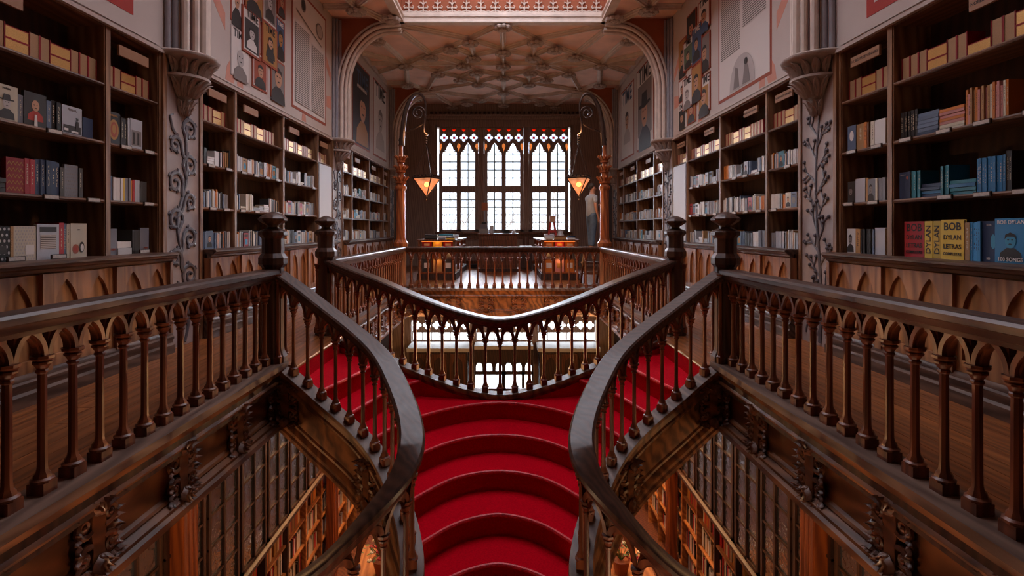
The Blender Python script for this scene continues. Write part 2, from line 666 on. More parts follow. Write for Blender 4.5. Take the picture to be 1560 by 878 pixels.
def F_wall(s, x):     # wall plane at |x|: u->y, v->z, w-> into the room
    return lambda u, v, w: (s * (x - w), u, v)


def F_flat(u, v, w):
    return (u, v, w)


def pointed(a, h, n=8, base=0.0, cu=0.0):
    """pointed arch outline from (-a,base) over the apex to (a,base)"""
    c = (h * h - a * a) / (2 * a)
    R = a + c
    t1 = atan2(h, c)
    left = [(cu + c - R * cos(t1 * i / n), base + R * sin(t1 * i / n)) for i in range(n + 1)]
    right = [(2 * cu - u, v) for u, v in reversed(left[:-1])]
    return left + right


def quatrefoil(cu, cv, r, n=6):
    pts = []
    for q in range(4):
        t0 = q * pi / 2
        cx, cy = cu + r * 0.55 * cos(t0), cv + r * 0.55 * sin(t0)
        for i in range(n + 1):
            t = t0 - pi * 0.62 + pi * 1.24 * i / n
            pts.append((cx + r * 0.45 * cos(t), cy + r * 0.45 * sin(t)))
    return pts


def resample(pts, n):
    L = [0.0]
    for a, b in zip(pts, pts[1:]):
        L.append(L[-1] + (Vector(b) - Vector(a)).length)
    out = []
    for i in range(n):
        s = L[-1] * i / (n - 1)
        j = 0
        while j < len(pts) - 2 and L[j + 1] < s: j += 1
        t = (s - L[j]) / max(1e-9, L[j + 1] - L[j])
        out.append(tuple(Vector(pts[j]).lerp(Vector(pts[j + 1]), min(1, max(0, t)))))
    return out


def catmull(pts, n=8):
    P = [Vector(p) for p in pts]
    P = [P[0] * 2 - P[1]] + P + [P[-1] * 2 - P[-2]]
    out = []
    for i in range(1, len(P) - 2):
        for k in range(n):
            t = k / n
            a, b, c, d = P[i - 1], P[i], P[i + 1], P[i + 2]
            out.append(tuple(0.5 * ((2 * b) + (-a + c) * t + (2 * a - 5 * b + 4 * c - d) * t * t + (-a + 3 * b - 3 * c + d) * t ** 3)))
    out.append(tuple(P[-2]))
    return out


def text_mesh(body, size, name, mat, align='CENTER', bold=0.0, sx=1.0):
    cu = bpy.data.curves.new(name, 'FONT')
    cu.body = body; cu.size = size; cu.align_x = align; cu.align_y = 'CENTER'
    cu.offset = bold; cu.resolution_u = 2
    cu.extrude = 0.0008
    ob = bpy.data.objects.new(name, cu)
    C.objects.link(ob)
    dg = bpy.context.evaluated_depsgraph_get()
    me = bpy.data.meshes.new_from_object(ob.evaluated_get(dg))
    bpy.data.objects.remove(ob); bpy.data.curves.remove(cu)
    me.name = name
    if sx != 1.0:
        for v in me.vertices: v.co.x *= sx
    me.materials.clear(); me.materials.append(MATS[mat])
    return me


def wall_mat(s, x, y, z):
    """local x = reading direction, y = up, z = out of the wall"""
    if s < 0: r = Matrix(((0, 0, 1), (1, 0, 0), (0, 1, 0)))
    else: r = Matrix(((0, 0, -1), (-1, 0, 0), (0, 1, 0)))
    return Matrix.Translation((x, y, z)) @ r.to_4x4()


def front_mat(x, y, z):
    r = Matrix(((1, 0, 0), (0, 0, -1), (0, 1, 0)))
    return Matrix.Translation((x, y, z)) @ r.to_4x4()


SIDE = {-1: 'left', 1: 'right'}
ORD = ['first', 'second', 'third', 'fourth', 'fifth', 'sixth', 'seventh', 'eighth', 'ninth', 'tenth', 'eleventh',
       'twelfth', 'thirteenth', 'fourteenth', 'fifteenth', 'sixteenth', 'seventeenth', 'eighteenth', 'nineteenth', 'twentieth']


def ordinal(i):
    if i < 20: return ORD[i]
    t = ['twenty', 'thirty', 'forty', 'fifty', 'sixty'][i // 10 - 1 - 0 if False else (i + 1) // 10 - 2] if (i + 1) >= 20 else ''
    u = (i + 1) % 10
    return (t + '-' + ORD[u - 1]) if u else {20: 'twentieth', 30: 'thirtieth', 40: 'fortieth', 50: 'fiftieth'}[i + 1]

# ------------------------------------------------------------------ dimensions
XR = 2.45            # gallery balustrade line
XW = 4.06            # face of the bookcases and of the upper wall
YF = 22.0            # inner face of the facade
ZC = 6.55            # flat ceiling
ZG = -5.1            # ground floor
PIL = (6.93, 13.30, 19.67)   # pilaster centres along the room
PW = 0.425           # half width of a pilaster
YA, YB = 5.90, 7.65  # newel posts either side of the stair head
YR = 13.38           # far balustrade
Y0 = -3.6            # wall behind the camera

# ------------------------------------------------------------------ side walls, back wall
for s in (-1, 1):
    m = MB()
    m.box(s * 4.46, s * 4.62, Y0 - 0.2, YF + 0.4, ZG, 7.8)
    m.box(s * (XW + 0.02), s * 4.46, PIL[2] + PW, YF, 0.0, 3.60)
    for p in PIL:
        m.box(s * (XW + 0.03), s * 4.46, p - PW, p + PW, 0.0, 3.60)
    w = m.build('wall_' + SIDE[s], 'wall_dark', smooth=False)
    struct(w, 'dark %s side wall behind the tall bookcases' % SIDE[s], 'wall')
    m = MB(); m.box(s * XW, s * 4.46, Y0 - 0.1, YF, 3.60, ZC + 0.1)
    m.build('upper_wall', 'banner_paper', w, smooth=False)
    m = MB()
    m.sweep([(s * XW, Y0, 3.60), (s * XW, YF - 0.05, 3.60)], [(-0.05, -0.02), (0.05, -0.02), (0.05, 0.015), (0.02, 0.03), (-0.02, 0.03), (-0.05, 0.015)])
    m.build('picture_rail', 'plaster_white', w)
    m = MB()
    m.sweep([(s * (XW - 0.03), 13.5, ZC - 0.12), (s * (XW - 0.03), YF - 0.05, ZC - 0.12)],
            [(-0.03, 0), (0.03, 0), (0.05, 0.05), (0.05, 0.12), (-0.05, 0.12), (-0.05, 0.05)])
    m.build('cornice', 'plaster_white', w)
m = MB(); m.box(-4.62, 4.62, Y0 - 0.2, Y0, ZG, 7.8)
struct(m.build('wall_back', 'wall_dark', smooth=False), 'dark wall closing the room behind the viewpoint', 'wall')

# ------------------------------------------------------------------ floors
m = MB(); m.box(-4.46, 4.46, Y0, YF, ZG - 0.15, ZG)
struct(m.build('floor', 'desk_wood', smooth=False), 'brown ground floor seen far below the stair', 'floor')


def planked_floor(x0, x1, y0, y1, label, seed, pw=0.145, gw=0.004):
    rnd = random.Random(seed)
    m = MB(); m.box(x0, x1, y0, y1, -0.20, -0.022)
    f = struct(m.build('floor', 'dark_wood', smooth=False), label, 'floor')
    cache = {}
    n = max(1, round((x1 - x0) / pw)); w = (x1 - x0) / n
    for i in range(n):
        y = y0 - rnd.random() * 1.5
        while y < y1:
            L = rnd.choice((2.1, 2.7, 3.3))
            a, b = max(y, y0), min(y + L, y1)
            y += L
            if b - a < 0.15: continue
            key = (round(w, 4), round(b - a, 3))
            if key not in cache:
                q = MB(); q.box(gw / 2, w - gw / 2, gw / 2, b - a - gw / 2, -0.022, 0.0)
                cache[key] = q.mesh('plank', 'floor_wood', False)
            place(cache[key], 'plank', f, loc=(x0 + i * w, a, 0))
    return f


planked_floor(-3.93, -2.33, 0.3, 13.3, 'polished plank floor of the gallery on the left', 1)
planked_floor(2.33, 3.93, 0.3, 13.3, 'polished plank floor of the gallery on the right', 2)
planked_floor(-4.05, 4.05, 13.3, YF, 'polished plank floor in front of the big window', 3, pw=0.16)
for s in (-1, 1):
    m = MB()
    m.box(s * 2.19, s * 2.33, YA, YB, -0.2, 0.0)
    m.box(s * 2.3, s * 4.46, Y0, 0.3, -0.2, 0.0)
    m.box(s * 3.93, s * 4.46, 0.3, 13.3, -0.2, -0.001)
    m.box(s * 4.05, s * 4.46, 13.3, YF, -0.2, -0.001)
    struct(m.build('floor', 'floor_wood', smooth=False), 'strip of %s gallery floor at stair head and under bookcases' % SIDE[s], 'floor')
    m = MB(); m.box(s * 2.5, s * 4.46, Y0, 13.45, -0.64, -0.2)
    struct(m.build('ceiling', 'dark_wood', smooth=False), 'timber underside of the %s gallery' % SIDE[s], 'ceiling')
m = MB(); m.box(-4.46, 4.46, 13.45, YF, -0.64, -0.2)
struct(m.build('ceiling', 'dark_wood', smooth=False), 'timber underside of the far gallery by the window', 'ceiling')
m = MB(); m.box(-2.3, 2.3, Y0, -0.6, -0.6, 0.0)
struct(m.build('floor', 'floor_wood', smooth=False), 'gallery floor behind the viewpoint', 'floor')

# ------------------------------------------------------------------ ceiling with ribs and bosses
m = MB()
m.box(-XW, XW, 13.2, YF, ZC, ZC + 0.18)
for s in (-1, 1):
    m.box(s * 2.45, s * XW, Y0, 13.2, ZC, ZC + 0.18)
m.box(-2.45, 2.45, Y0, 4.05, ZC, ZC + 0.18)  # near end, unseen, closed over to darken the near bays
ceil = struct(m.build('ceiling', 'plaster_pink', smooth=False), 'pink plaster ceiling with a net of moulded ribs', 'ceiling')

RIBP = [(-.085, 0.0), (-.085, -.03), (-.05, -.045), (-.045, -.075), (-.022, -.09), (-.02, -.13), (.02, -.13), (.022, -.09), (.045, -.075), (.05, -.045), (.085, -.03), (.085, 0.0)]


def boss_mesh(r, n=9):
    q = MB()
    q.lathe([(r * .5, 0), (r * .55, -.05), (r * .30, -.10), (1e-6, -.115)], 10)
    for i in range(n):
        t = 2 * pi * i / n
        q.ball((r * .72 * cos(t), r * .72 * sin(t), -.035), r * .33, 6, 4, 0.7)
    for i in range(n):
        t = 2 * pi * (i + .5) / n
        q.ball((r * .38 * cos(t), r * .38 * sin(t), -.085), r * .2, 5, 4, 0.7)
    return q.mesh('boss', 'plaster_stone')


BOSS_S = boss_mesh(0.23); BOSS_L = boss_mesh(0.27, 12)
_n = {
    'C0': (0, -3.2), 'C1': (0, -1.25), 'CM': (0, 0), 'D': (.86, -2.1), 'H': (.86, -.75), 'E': (1.43, -1.5), 'F': (2.08, -.85),
    'J': (1.2, 0), 'G': (2.95, 0), 'K': (2.75, -3.2), 'L': (3.3, -2.2), 'W0': (4.03, 0), 'W1': (4.03, -1.0), 'W2': (4.03, -2.2), 'W3': (4.03, 1.0)}
_r = ['C0 D', 'D E', 'E F', 'F G', 'G W3', 'C0 C1', 'C1 CM', 'D C1', 'D H', 'H C1', 'H E', 'H J', 'J CM', 'J F', 'J G', 'K D', 'K F', 'K L',
      'L G', 'L W2', 'G W0', 'G W1']


def rib(a, b):
    q = MB(); q.sweep([(a[0], a[1], ZC + .01), (b[0], b[1], ZC + .01)], RIBP)
    q.build('rib', 'plaster_rib', ceil)


done = set(); nodes = set()
yc = (PIL[1] + PIL[2]) / 2
for cy, lim in ((yc, PIL[2] + 0.01), (yc + 6.37, YF)):
    for sx in (-1, 1):
        for sy in (-1, 1):
            for r_ in _r:
                a, b = r_.split()
                P = []
                for k in (a, b):
                    x, y = _n[k]
                    P.append((round(sx * x, 3), round(cy + sy * y, 3)))
                if max(P[0][1], P[1][1]) > lim + 0.01 or min(P[0][1], P[1][1]) < 13.2: continue
                key = tuple(sorted(P))
                if key in done: continue
                done.add(key); rib(*P)
                for p, k in zip(P, (a, b)):
                    if k[0] != 'W': nodes.add((p, k == 'K'))
for s in (-1, 1):      # ribs of the strip beside the skylight
    for a, b in (((2.75, 13.2), (3.3, 12.3)), ((3.3, 12.3), (4.03, 12.3)), ((3.3, 12.3), (2.6, 11.4)), ((3.3, 12.3), (3.6, 10.6)), ((2.6, 11.4), (3.6, 10.6)),
                 ((3.6, 10.6), (4.03, 10.0)), ((3.6, 10.6), (2.6, 9.4))):
        rib((s * a[0], a[1]), (s * b[0], b[1]))
    nodes.add(((s * 3.3, 12.3), False)); nodes.add(((s * 2.62, 12.75), False))
for (p, big) in sorted(nodes):
    place(BOSS_L if big else BOSS_S, 'boss', ceil, loc=(p[0], p[1], ZC - .13))

# skylight over the stairwell: well walls, frieze with cresting, glazing
m = MB()
for s in (-1, 1):
    m.box(s * 2.45, s * 2.6, 4.05, 13.2, ZC + .18, 8.6)
m.box(-2.6, 2.6, 13.2, 13.35, ZC + .18, 8.6)
m.box(-2.6, 2.6, 3.9, 4.05, ZC + .18, 8.6)
sky = struct(m.build('skylight', 'plaster_orange', smooth=False), 'framed skylight well over the staircase', 'skylight')
BEAM = [(-.10, -.10), (.10, -.10), (.10, -.06), (.07, -.04), (.07, .02), (.11, .04), (.11, .09), (.06, .12), (.06, .17), (-.10, .17)]
q = MB(); q.sweep([(2.6, 13.17, ZC), (-2.6, 13.17, ZC)], BEAM); q.build('moulded_beam', 'plaster_rib', sky)
for s in (-1, 1):
    q = MB(); q.sweep([(s * 2.47, 4.05, ZC), (s * 2.47, 13.2, ZC)], [(s * a, b) for a, b in BEAM]); q.build('moulded_beam', 'plaster_rib', sky)


def fleur():
    q = MB()
    q.tube([(0, 0, 0), (0, 0, .30)], [.018, .012], 6)
    for sx in (-1, 1):
        q.tube([(0, 0, .08), (sx * .05, -.005, .10), (sx * .10, -.01, .08), (sx * .12, -.01, .12), (sx * .09, -.01, .15)], [.016, .02, .02, .016, .01], 6)
        q.tube([(0, 0, .17), (sx * .04, -.005, .22), (sx * .075, -.01, .21), (sx * .07, -.01, .24)], [.014, .018, .016, .008], 6)
    q.ball((0, 0, .31), .028, 6, 5, 1.5)
    q.tube([(-.17, 0, .02), (-.12, 0, .0), (0, 0, .03), (.12, 0, .0), (.17, 0, .02)], .013, 6)
    return q.mesh('cresting', 'plaster_rib')


_fl = fleur()
for i in range(14):
    place(_fl, 'cresting', sky, loc=(-2.27 + i * .349, 13.17, ZC + .19))
q = MB()
q.box(-2.45, 2.45, 13.12, 13.20, 7.24, 7.32)
q.build('moulding', 'plaster_rib', sky, smooth=False)
pane_q = MB(); pane_q.box(-.32, .32, -.37, .37, -.006, .006); pm = pane_q.mesh('pane', 'skylight_glass', False)
for i in range(6):
    for j in range(9):
        place(pm, 'pane', sky, loc=(-1.7 + i * .68, 5.4 + j * .78, 8.5))
q = MB()
for i in range(7): q.box(-2.04 + i * .68 - .02, -2.04 + i * .68 + .02, 5.01, 12.03, 8.47, 8.54)
for a_, b_, c_, d_ in ((-2.45, -2.02, 4.05, 13.2), (2.02, 2.45, 4.05, 13.2), (-2.02, 2.02, 4.05, 5.03), (-2.02, 2.02, 12.01, 13.2)): q.box(a_, b_, c_, d_, 8.48, 8.54)  # also an unseen blank border, shaped to keep skylight off the frieze
for j in range(10): q.box(-2.04, 2.04, 5.01 + j * .78 - .02, 5.01 + j * .78 + .02, 8.475, 8.535)
q.build('glazing_bars', 'plaster_rib', sky, smooth=False)
q = MB(); q.box(-2.6, 2.6, 3.9, 13.35, 8.62, 8.68); q.build('roof_cover', 'plaster_white', sky, smooth=False)

# ------------------------------------------------------------------ transverse arches with orange spandrels
for pi_, p in enumerate(PIL):
    for s in (-1, 1):
        arc = [(2.70 + 1.16 * cos(t), 4.85 + 1.52 * sin(t)) for t in [pi / 2 * i / 16 for i in range(17)]]
        m = MB()
        poly = [(XW, 3.66), (3.86, 3.66)] + arc + [(2.45, 6.38), (2.45, ZC), (XW, ZC)]
        # fan of quads: spandrel between arc and the wall line
        n = len(arc)
        outer = [(XW, 3.66)] + [(XW, 4.85 + (ZC - 4.85) * min(1, i / (n / 2))) if i <= n / 2 else (XW - (XW - 2.45) * (i - n / 2) / (n / 2 - 1), ZC) for i in range(n)]
        inner = [(3.86, 3.66)] + arc
        m.ring([(s * u, v) for u, v in outer], [(s * u, v) for u, v in inner], -.2, .2, F_xz(p))
        a = struct(m.build('trim_%d' % (pi_ * 2 + (s > 0) + 1), 'plaster_orange', smooth=False),
                   'orange plaster arch spandrel on the %s above the %s painted pilaster' % (SIDE[s], ['nearest', 'middle', 'far'][pi_]), 'arch')
        path2 = [(3.86, 3.66)] + arc + [(2.45, 6.38)]
        for off, y_, r in ((0.0, -.24, .045), (0.0, .24, .045), (-.06, -.12, .04), (-.06, .12, .04), (-.09, 0, .055), (.10, -.235, .03), (.10, .235, .03)):
            pp = []
            for i, (u, v) in enumerate(path2):
                u0, v0 = path2[max(0, i - 1)]; u1, v1 = path2[min(len(path2) - 1, i + 1)]
                l = hypot(u1 - u0, v1 - v0); nx, nz = (v1 - v0) / l, -(u1 - u0) / l
                pp.append((s * (u + nx * off), p + y_, v + nz * off))
            q = MB(); q.tube(pp, r, 8); q.build('arch_moulding', 'plaster_rib', a)

# ------------------------------------------------------------------ facade with the big window
m = MB()
y0, y1 = YF, YF + .4
m.box(-4.46, -2.70, y0, y1, -.2, 7.8); m.box(2.70, 4.46, y0, y1, -.2, 7.8)
m.box(-2.70, 2.70, y0, y1, 5.62, 7.8); m.box(-2.70, 2.70, y0, y1, -.2, 1.38)
m.box(-4.46, 4.46, y0, y1, -2.2, -.2)
m.box(-4.46, -3.75, y0, y1, ZG, -2.2); m.box(3.75, 4.46, y0, y1, ZG, -2.2)
m.box(-3.75, -1.2, y0, y1, ZG, -3.05); m.box(1.2, 3.75, y0, y1, ZG, -3.05)
m.box(-1.38, -1.12, y0, y1, -3.05, -2.2); m.box(1.12, 1.38, y0, y1, -3.05, -2.2)
m.box(-1.2, 1.2, y0, y1, -3.6, -3.05)
far = struct(m.build('wall_far', 'facade_wood', smooth=False), 'dark facade wall around the big gothic window', 'wall')
q = MB()
for s in (-1, 1):
    q.box(s * 2.68, s * 3.02, YF - .10, YF + .02, 0.0, 5.66)
    q.box(s * 2.78, s * 2.92, YF - .16, YF - .08, 0.0, 5.66)
q.box(-3.02, 3.02, YF - .10, YF + .02, 5.60, 5.90)
q.sweep([(3.1, YF - .12, 5.95), (-3.1, YF - .12, 5.95)], [(-.12, -.06), (.06, -.06), (.10, 0), (.10, .05), (.16, .08), (.16, .13), (-.12, .13)])
q.build('window_surround', 'facade_wood', far, smooth=False)
q = MB()
for i in range(34): q.box(-2.95 + i * .178, -2.87 + i * .178, YF - .2, YF - .02, 6.09, 6.2)
q.build('dentil_row', 'dark_wood', far, smooth=False)
q = MB()
for i in range(6):
    x = -2.6 + i * .88
    q.holed([(x + .1, .22), (x + .72, .22), (x + .72, 1.08), (x + .1, 1.08)], (x, x + .82, .1, 1.2), 0, .05, F_xz(YF))
q.build('wall_panelling', 'desk_wood', far, smooth=False)
q = MB(); q.box(-2.75, 2.75, YF - .22, YF + .1, 1.30, 1.385); q.build('window_sill', 'desk_wood', far, smooth=False)


def leaded_window(idx, xc, label):
    root = bpy.data.objects.new('window_%d' % idx, None); C.objects.link(root)
    root.location = (xc, YF + .2, 1.4); struct(root, label, 'window')
    yw = YF + .16
    f = MB()
    fn = F_xz(yw)
    # mullions, jambs, transom
    for (a, b) in ((-.80, -.655), (-.085, .085), (.655, .80)):
        f.box(xc + a, xc + b, yw - .12, yw + .04, 1.385, 4.55)
    f.box(xc - .8, xc + .8, yw - .10, yw + .04, 2.98, 3.24)
    f.box(xc - .8, xc + .8, yw - .12, yw + .04, 1.385, 1.47)
    # heads: cusped pointed openings
    for k in (-1, 1):
        cx = xc + k * .37
        hole = [(cx - .28, 4.55)] + [(cx - .28 + .0, 4.60)] + \
               [(cx - .25, 4.66), (cx - .19, 4.69), (cx - .16, 4.66), (cx - .14, 4.72), (cx - .12, 4.82), (cx - .06, 4.92), (cx, 5.0),
                (cx + .06, 4.92), (cx + .12, 4.82), (cx + .14, 4.72), (cx + .16, 4.66), (cx + .19, 4.69), (cx + .25, 4.66), (cx + .28, 4.60), (cx + .28, 4.55)]
        f.holed(hole, (cx - .29, cx + .29, 4.54, 5.02), -.04, .10, fn, (cx, 4.66))
    f.build('window_frame', 'window_wood', root, smooth=False)
    t = MB()
    # amber drops and pale kites between the heads
    drops = []
    for cx, w in ((xc - .725, .13), (xc, .155), (xc + .725, .13)):
        x0, x1 = cx - w / 1.0 if False else cx - (.08 if w > .14 else .065), cx + (.08 if w > .14 else .065)
        t.holed([(cx, 4.62), (x1 - .015, 4.8), (x1 - .02, 4.92), (cx, 4.98), (x0 + .02, 4.92), (x0 + .015, 4.8)], (x0, x1, 4.54, 5.02), -.04, .10, fn)
        drops.append((cx, x0, x1))
    for i in range(4):
        cx = xc - .6 + i * .4
        t.holed(quatrefoil(cx, 5.20, .165), (cx - .2, cx + .2, 5.02, 5.40), -.04, .10, fn)
    for i in range(4):
        cx = xc - .6 + i * .4
        t.holed([(cx - .1, 5.55), (cx, 5.43), (cx + .1, 5.55)], (cx - .2, cx + .2, 5.40, 5.62), -.04, .10, fn)
    # curved tracery bars running over the heads
    for k in (-1, 1):
        cx = xc + k * .37
        arc = pointed(.36, .56, 8, 4.52, cx)
        t.tube([(u, yw - .11, v) for u, v in arc], .022, 6)
    t.build('tracery', 'window_wood', root, smooth=False)
    cm = bar_cache.setdefault('pane', None)
    for k in (-1, 1):
        cx = xc + k * .37
        for z0, z1, rows in ((3.24, 4.55, 4), (1.47, 2.98, 5)):
            h = (z1 - z0) / rows
            for r in range(rows):
                for c in (0, 1):
                    key = ('p', rows)
                    if key not in bar_cache:
                        pq = MB(); pq.box(-.137, .137, -.004, .004, .006, h - .006); bar_cache[key] = pq.mesh('pane', 'clear_glass', False)
                    place(bar_cache[key], 'pane', root, loc=(cx - .1425 + c * .285, yw, z0 + r * h))
        if 'bars' not in bar_cache:
            b = MB()
            b.box(-.019, .019, -.019, .019, 1.47, 4.95)
            for z0, z1, rows in ((3.24, 4.55, 4), (1.47, 2.98, 5)):
                for r in range(1, rows + (1 if rows == 4 else 0)):
                    z = z0 + (z1 - z0) * r / rows
                    b.box(-.29, .29, -.012, .012, z - .019, z + .019)
            bar_cache['bars'] = b.mesh('lead_bars', 'lead', False)
        place(bar_cache['bars'], 'lead_bars', root, loc=(cx, yw, 0))
        g = MB(); g.box(cx - .27, cx + .27, yw - .003, yw + .003, 4.55, 5.0); g.build('head_glass', 'clear_glass', root, smooth=False)
    for cx, x0, x1 in drops:
        g = MB(); g.box(x0, x1, yw - .003, yw + .003, 4.6, 5.0); g.build('drop_glass', 'amber_glass', root, smooth=False)
    for i in range(4):
        cx = xc - .6 + i * .4
        for k in range(4):
            t_ = k * pi / 2
            g = MB(); g.lathe([(.075, -.003), (.075, .003)], 10)
            me = bar_cache.setdefault('lobe', g.mesh('petal_glass', 'blue_glass', False))
            o = place(me, 'petal_glass', root, loc=(cx + .09 * cos(t_), yw - .004 * (1 if k % 2 else -1), 5.20 + .09 * sin(t_)))
            o.rotation_euler = (pi / 2, 0, 0)
        g = MB(); g.lathe([(.068, -.004), (.068, .004)], 4, rot=pi / 4)
        me = bar_cache.setdefault('eye', g.mesh('centre_glass', 'red_glass', False))
        o = place(me, 'centre_glass', root, loc=(cx, yw - .02, 5.20)); o.rotation_euler = (pi / 2, 0, 0)
        g = MB(); g.box(cx - .12, cx + .12, yw - .003, yw + .003, 5.42, 5.56); g.build('triangle_glass', 'orange_glass', root, smooth=False)
    return root


bar_cache = {}
for i, (xc, nm) in enumerate(((-1.82, 'left'), (0, 'middle'), (1.82, 'right'))):
    leaded_window(i + 1, xc, '%s tall leaded gothic window with stained quatrefoils, upstairs' % nm)
for i, xc in enumerate((-2.665, -.91, .91, 2.665)):
    g = MB(); g.box(xc - .03, xc + .03, YF + .155, YF + .165, 1.45, 4.5)  # glass strips added where daylight shows in gaps beside the windows
    st = struct(g.build('window_%d' % (i + 4), 'clear_glass', smooth=False), 'narrow daylight gap drawn as a glazed strip, %s of four between the tall windows' % ORD[i], 'window')
q = MB()
for xc in (-2.75, -.86, -.96, .86, .96, 2.75):
    q.box(xc - .055, xc + .055, YF + .04, YF + .2, 1.385, 5.62)
q.build('window_post', 'facade_wood', far, smooth=False)

# ground-floor transom lights and glazed door below the far gallery
for i, (xa, xb) in enumerate(((-3.70, -1.40), (-1.10, 1.10), (1.40, 3.70))):
    root = bpy.data.objects.new('window_%d' % (i + 8), None); C.objects.link(root); root.location = ((xa + xb) / 2, YF + .2, -3.05)
    struct(root, '%s pale transom window with quatrefoils on the ground floor' % ('left', 'middle', 'right')[i], 'window')
    f = MB(); n = 6; w = (xb - xa) / n
    for k in range(n):
        c_ = xa + (k + .5) * w
        f.holed(quatrefoil(c_, -2.42, .17), (c_ - w / 2, c_ + w / 2, -2.66, -2.18), 0, .06, F_xz(YF + .2))
        f.box(c_ - w / 2 - .012, c_ - w / 2 + .012, YF + .14, YF + .2, -3.05, -2.66)
    f.box(xa, xb, YF + .12, YF + .2, -2.71, -2.66); f.box(xa, xb, YF + .12, YF + .2, -3.06, -3.0)
    f.build('window_frame', 'facade_wood', root, smooth=False)
    for k in range(n):
        g = MB(); g.box(xa + k * w + .02, xa + (k + 1) * w - .02, YF + .205, YF + .21, -3.03, -2.2); g.build('pane', 'clear_glass', root, smooth=False)
root = bpy.data.objects.new('door_1', None); C.objects.link(root); root.location = (0, YF + .2, ZG)
struct(root, 'glazed double door with pointed lights on the ground floor', 'door')
f = MB()
for k in range(6):
    c_ = -1.0 + k * .4
    f.holed(pointed(.13, .26, 6, -4.15, c_) + [(c_ + .13, -4.28), (c_ - .13, -4.28)], (c_ - .2, c_ + .2, -4.32, -3.6), 0, .07, F_xz(YF + .2), (c_, -4.15))
for x in (-1.2, -.78, -.03, .03, .78, 1.2): f.box(x - .05, x + .05, YF + .1, YF + .2, ZG, -4.3)
f.box(-1.2, 1.2, YF + .1, YF + .2, -4.42, -4.3); f.box(-1.2, 1.2, YF + .1, YF + .2, ZG, ZG + .12)
f.build('door_frame', 'dark_wood', root, smooth=False)
for a, b in ((-1.13, -.85), (-.72, -.09), (.09, .72), (.85, 1.13)):
    g = MB(); g.box(a, b, YF + .15, YF + .155, ZG + .12, -4.42); g.build('pane', 'clear_glass', root, smooth=False)
g = MB(); g.box(-1.15, 1.15, YF + .202, YF + .206, -4.3, -3.8); g.build('head_glass', 'clear_glass', root, smooth=False)

# timber draught lobby of the ground floor: ledge with the transom daylight put into its pale colour, dark panelling below
lob = thing('entrance_lobby', 'dark timber entrance lobby with a pale ledge under the far gallery', 'lobby', (0, 21, ZG))
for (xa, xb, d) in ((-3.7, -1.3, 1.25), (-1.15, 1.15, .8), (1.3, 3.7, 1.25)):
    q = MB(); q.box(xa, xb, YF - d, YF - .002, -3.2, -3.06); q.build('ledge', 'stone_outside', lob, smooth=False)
    if abs(xa + xb) > .1:
        q = MB(); q.box(xa + .08, xb - .08, YF - d + .1, YF - .002, ZG, -3.2)
        q.build('panelling', 'dark_wood', lob, smooth=False)
        for k in range(3):
            x = xa + .2 + k * .72
            q = MB(); q.holed(pointed(.2, .34, 6, -3.75, x + .3) + [(x + .5, -4.7), (x + .1, -4.7)], (x, x + .6, -4.85, -3.3), 0, .04, F_xz(YF - d + .1), (x + .3, -4.0))
            q.build('panel', 'desk_wood', lob, smooth=False)
        sx = 1 if xa > 0 else -1
        for k in range(3):
            q = MB(); q.box(sx * 1.38, sx * 1.40, YF - d + .2 + k * .3, YF - d + .42 + k * .3, -4.9 + 0, -3.5); q.build('side_pane', 'clear_glass', lob, smooth=False)
    else:
        q = MB(); q.box(xa, xb, YF - d + .1, YF - d + .2, -3.75, -3.2); q.build('panelling', 'dark_wood', lob, smooth=False)
for s in (-1, 1):
    for k in (0, 1):
        q = MB(); q.tube([(s * (2.75 + k * .16), YF - 1.0, -3.06), (s * (3.15 + k * .1), YF - 2.3, -4.4)], .012, 6)
        q.build('tie_rod', 'brass', lob)

# ------------------------------------------------------------------ gallery edge: moulded, carved fascia
FASC = [(.16, .04), (.16, -.015), (.14, -.03), (.12, -.075), (.105, -.11), (.125, -.125), (.135, -.145), (.125, -.165), (.09, -.18), (.055, -.20), (.05, -.22),
        (.05, -.47), (.075, -.485), (.085, -.505), (.075, -.52), (.10, -.535), (.12, -.55), (.12, -.575), (.15, -.59), (.15, -.64), (-.13, -.64), (-.13, .04)]


def spiral(cu, cv, r0, turns, start, sgn, n=14, shrink=0.2):
    return [(cu + r0 * (1 - (1 - shrink) * i / n) * cos(start + sgn * 2 * pi * turns * i / n),
             cv + r0 * (1 - (1 - shrink) * i / n) * sin(start + sgn * 2 * pi * turns * i / n)) for i in range(n + 1)]


def leaf(q, c, ang, L, w, lift=.02, out=(1, 0, 0)):
    """small lobed leaf lying in the y/z plane, tip curling out along x"""
    dy, dz = cos(ang), sin(ang)
    ny, nz = -dz, dy
    rows = []
    for k, (t, ww, l) in enumerate(((0, .35, .3), (.3, .9, 1.0), (.6, 1.0, .9), (.85, .55, 1.2), (1.0, .08, 1.6))):
        y, z = c[1] + dy * L * t, c[2] + dz * L * t
        rows.append([(c[0] + lift * l * .4, y + ny * w * ww / 2, z + nz * w * ww / 2), (c[0] + lift * l * 1.2, y, z), (c[0] + lift * l * .4, y - ny * w * ww / 2, z - nz * w * ww / 2)])
    vs = [p for r in rows for p in r]
    fs = []
    for i in range(4):
        a = i * 3
        fs += [(a, a + 1, a + 4, a + 3), (a + 1, a + 2, a + 5, a + 4)]
    q.add(vs, fs)


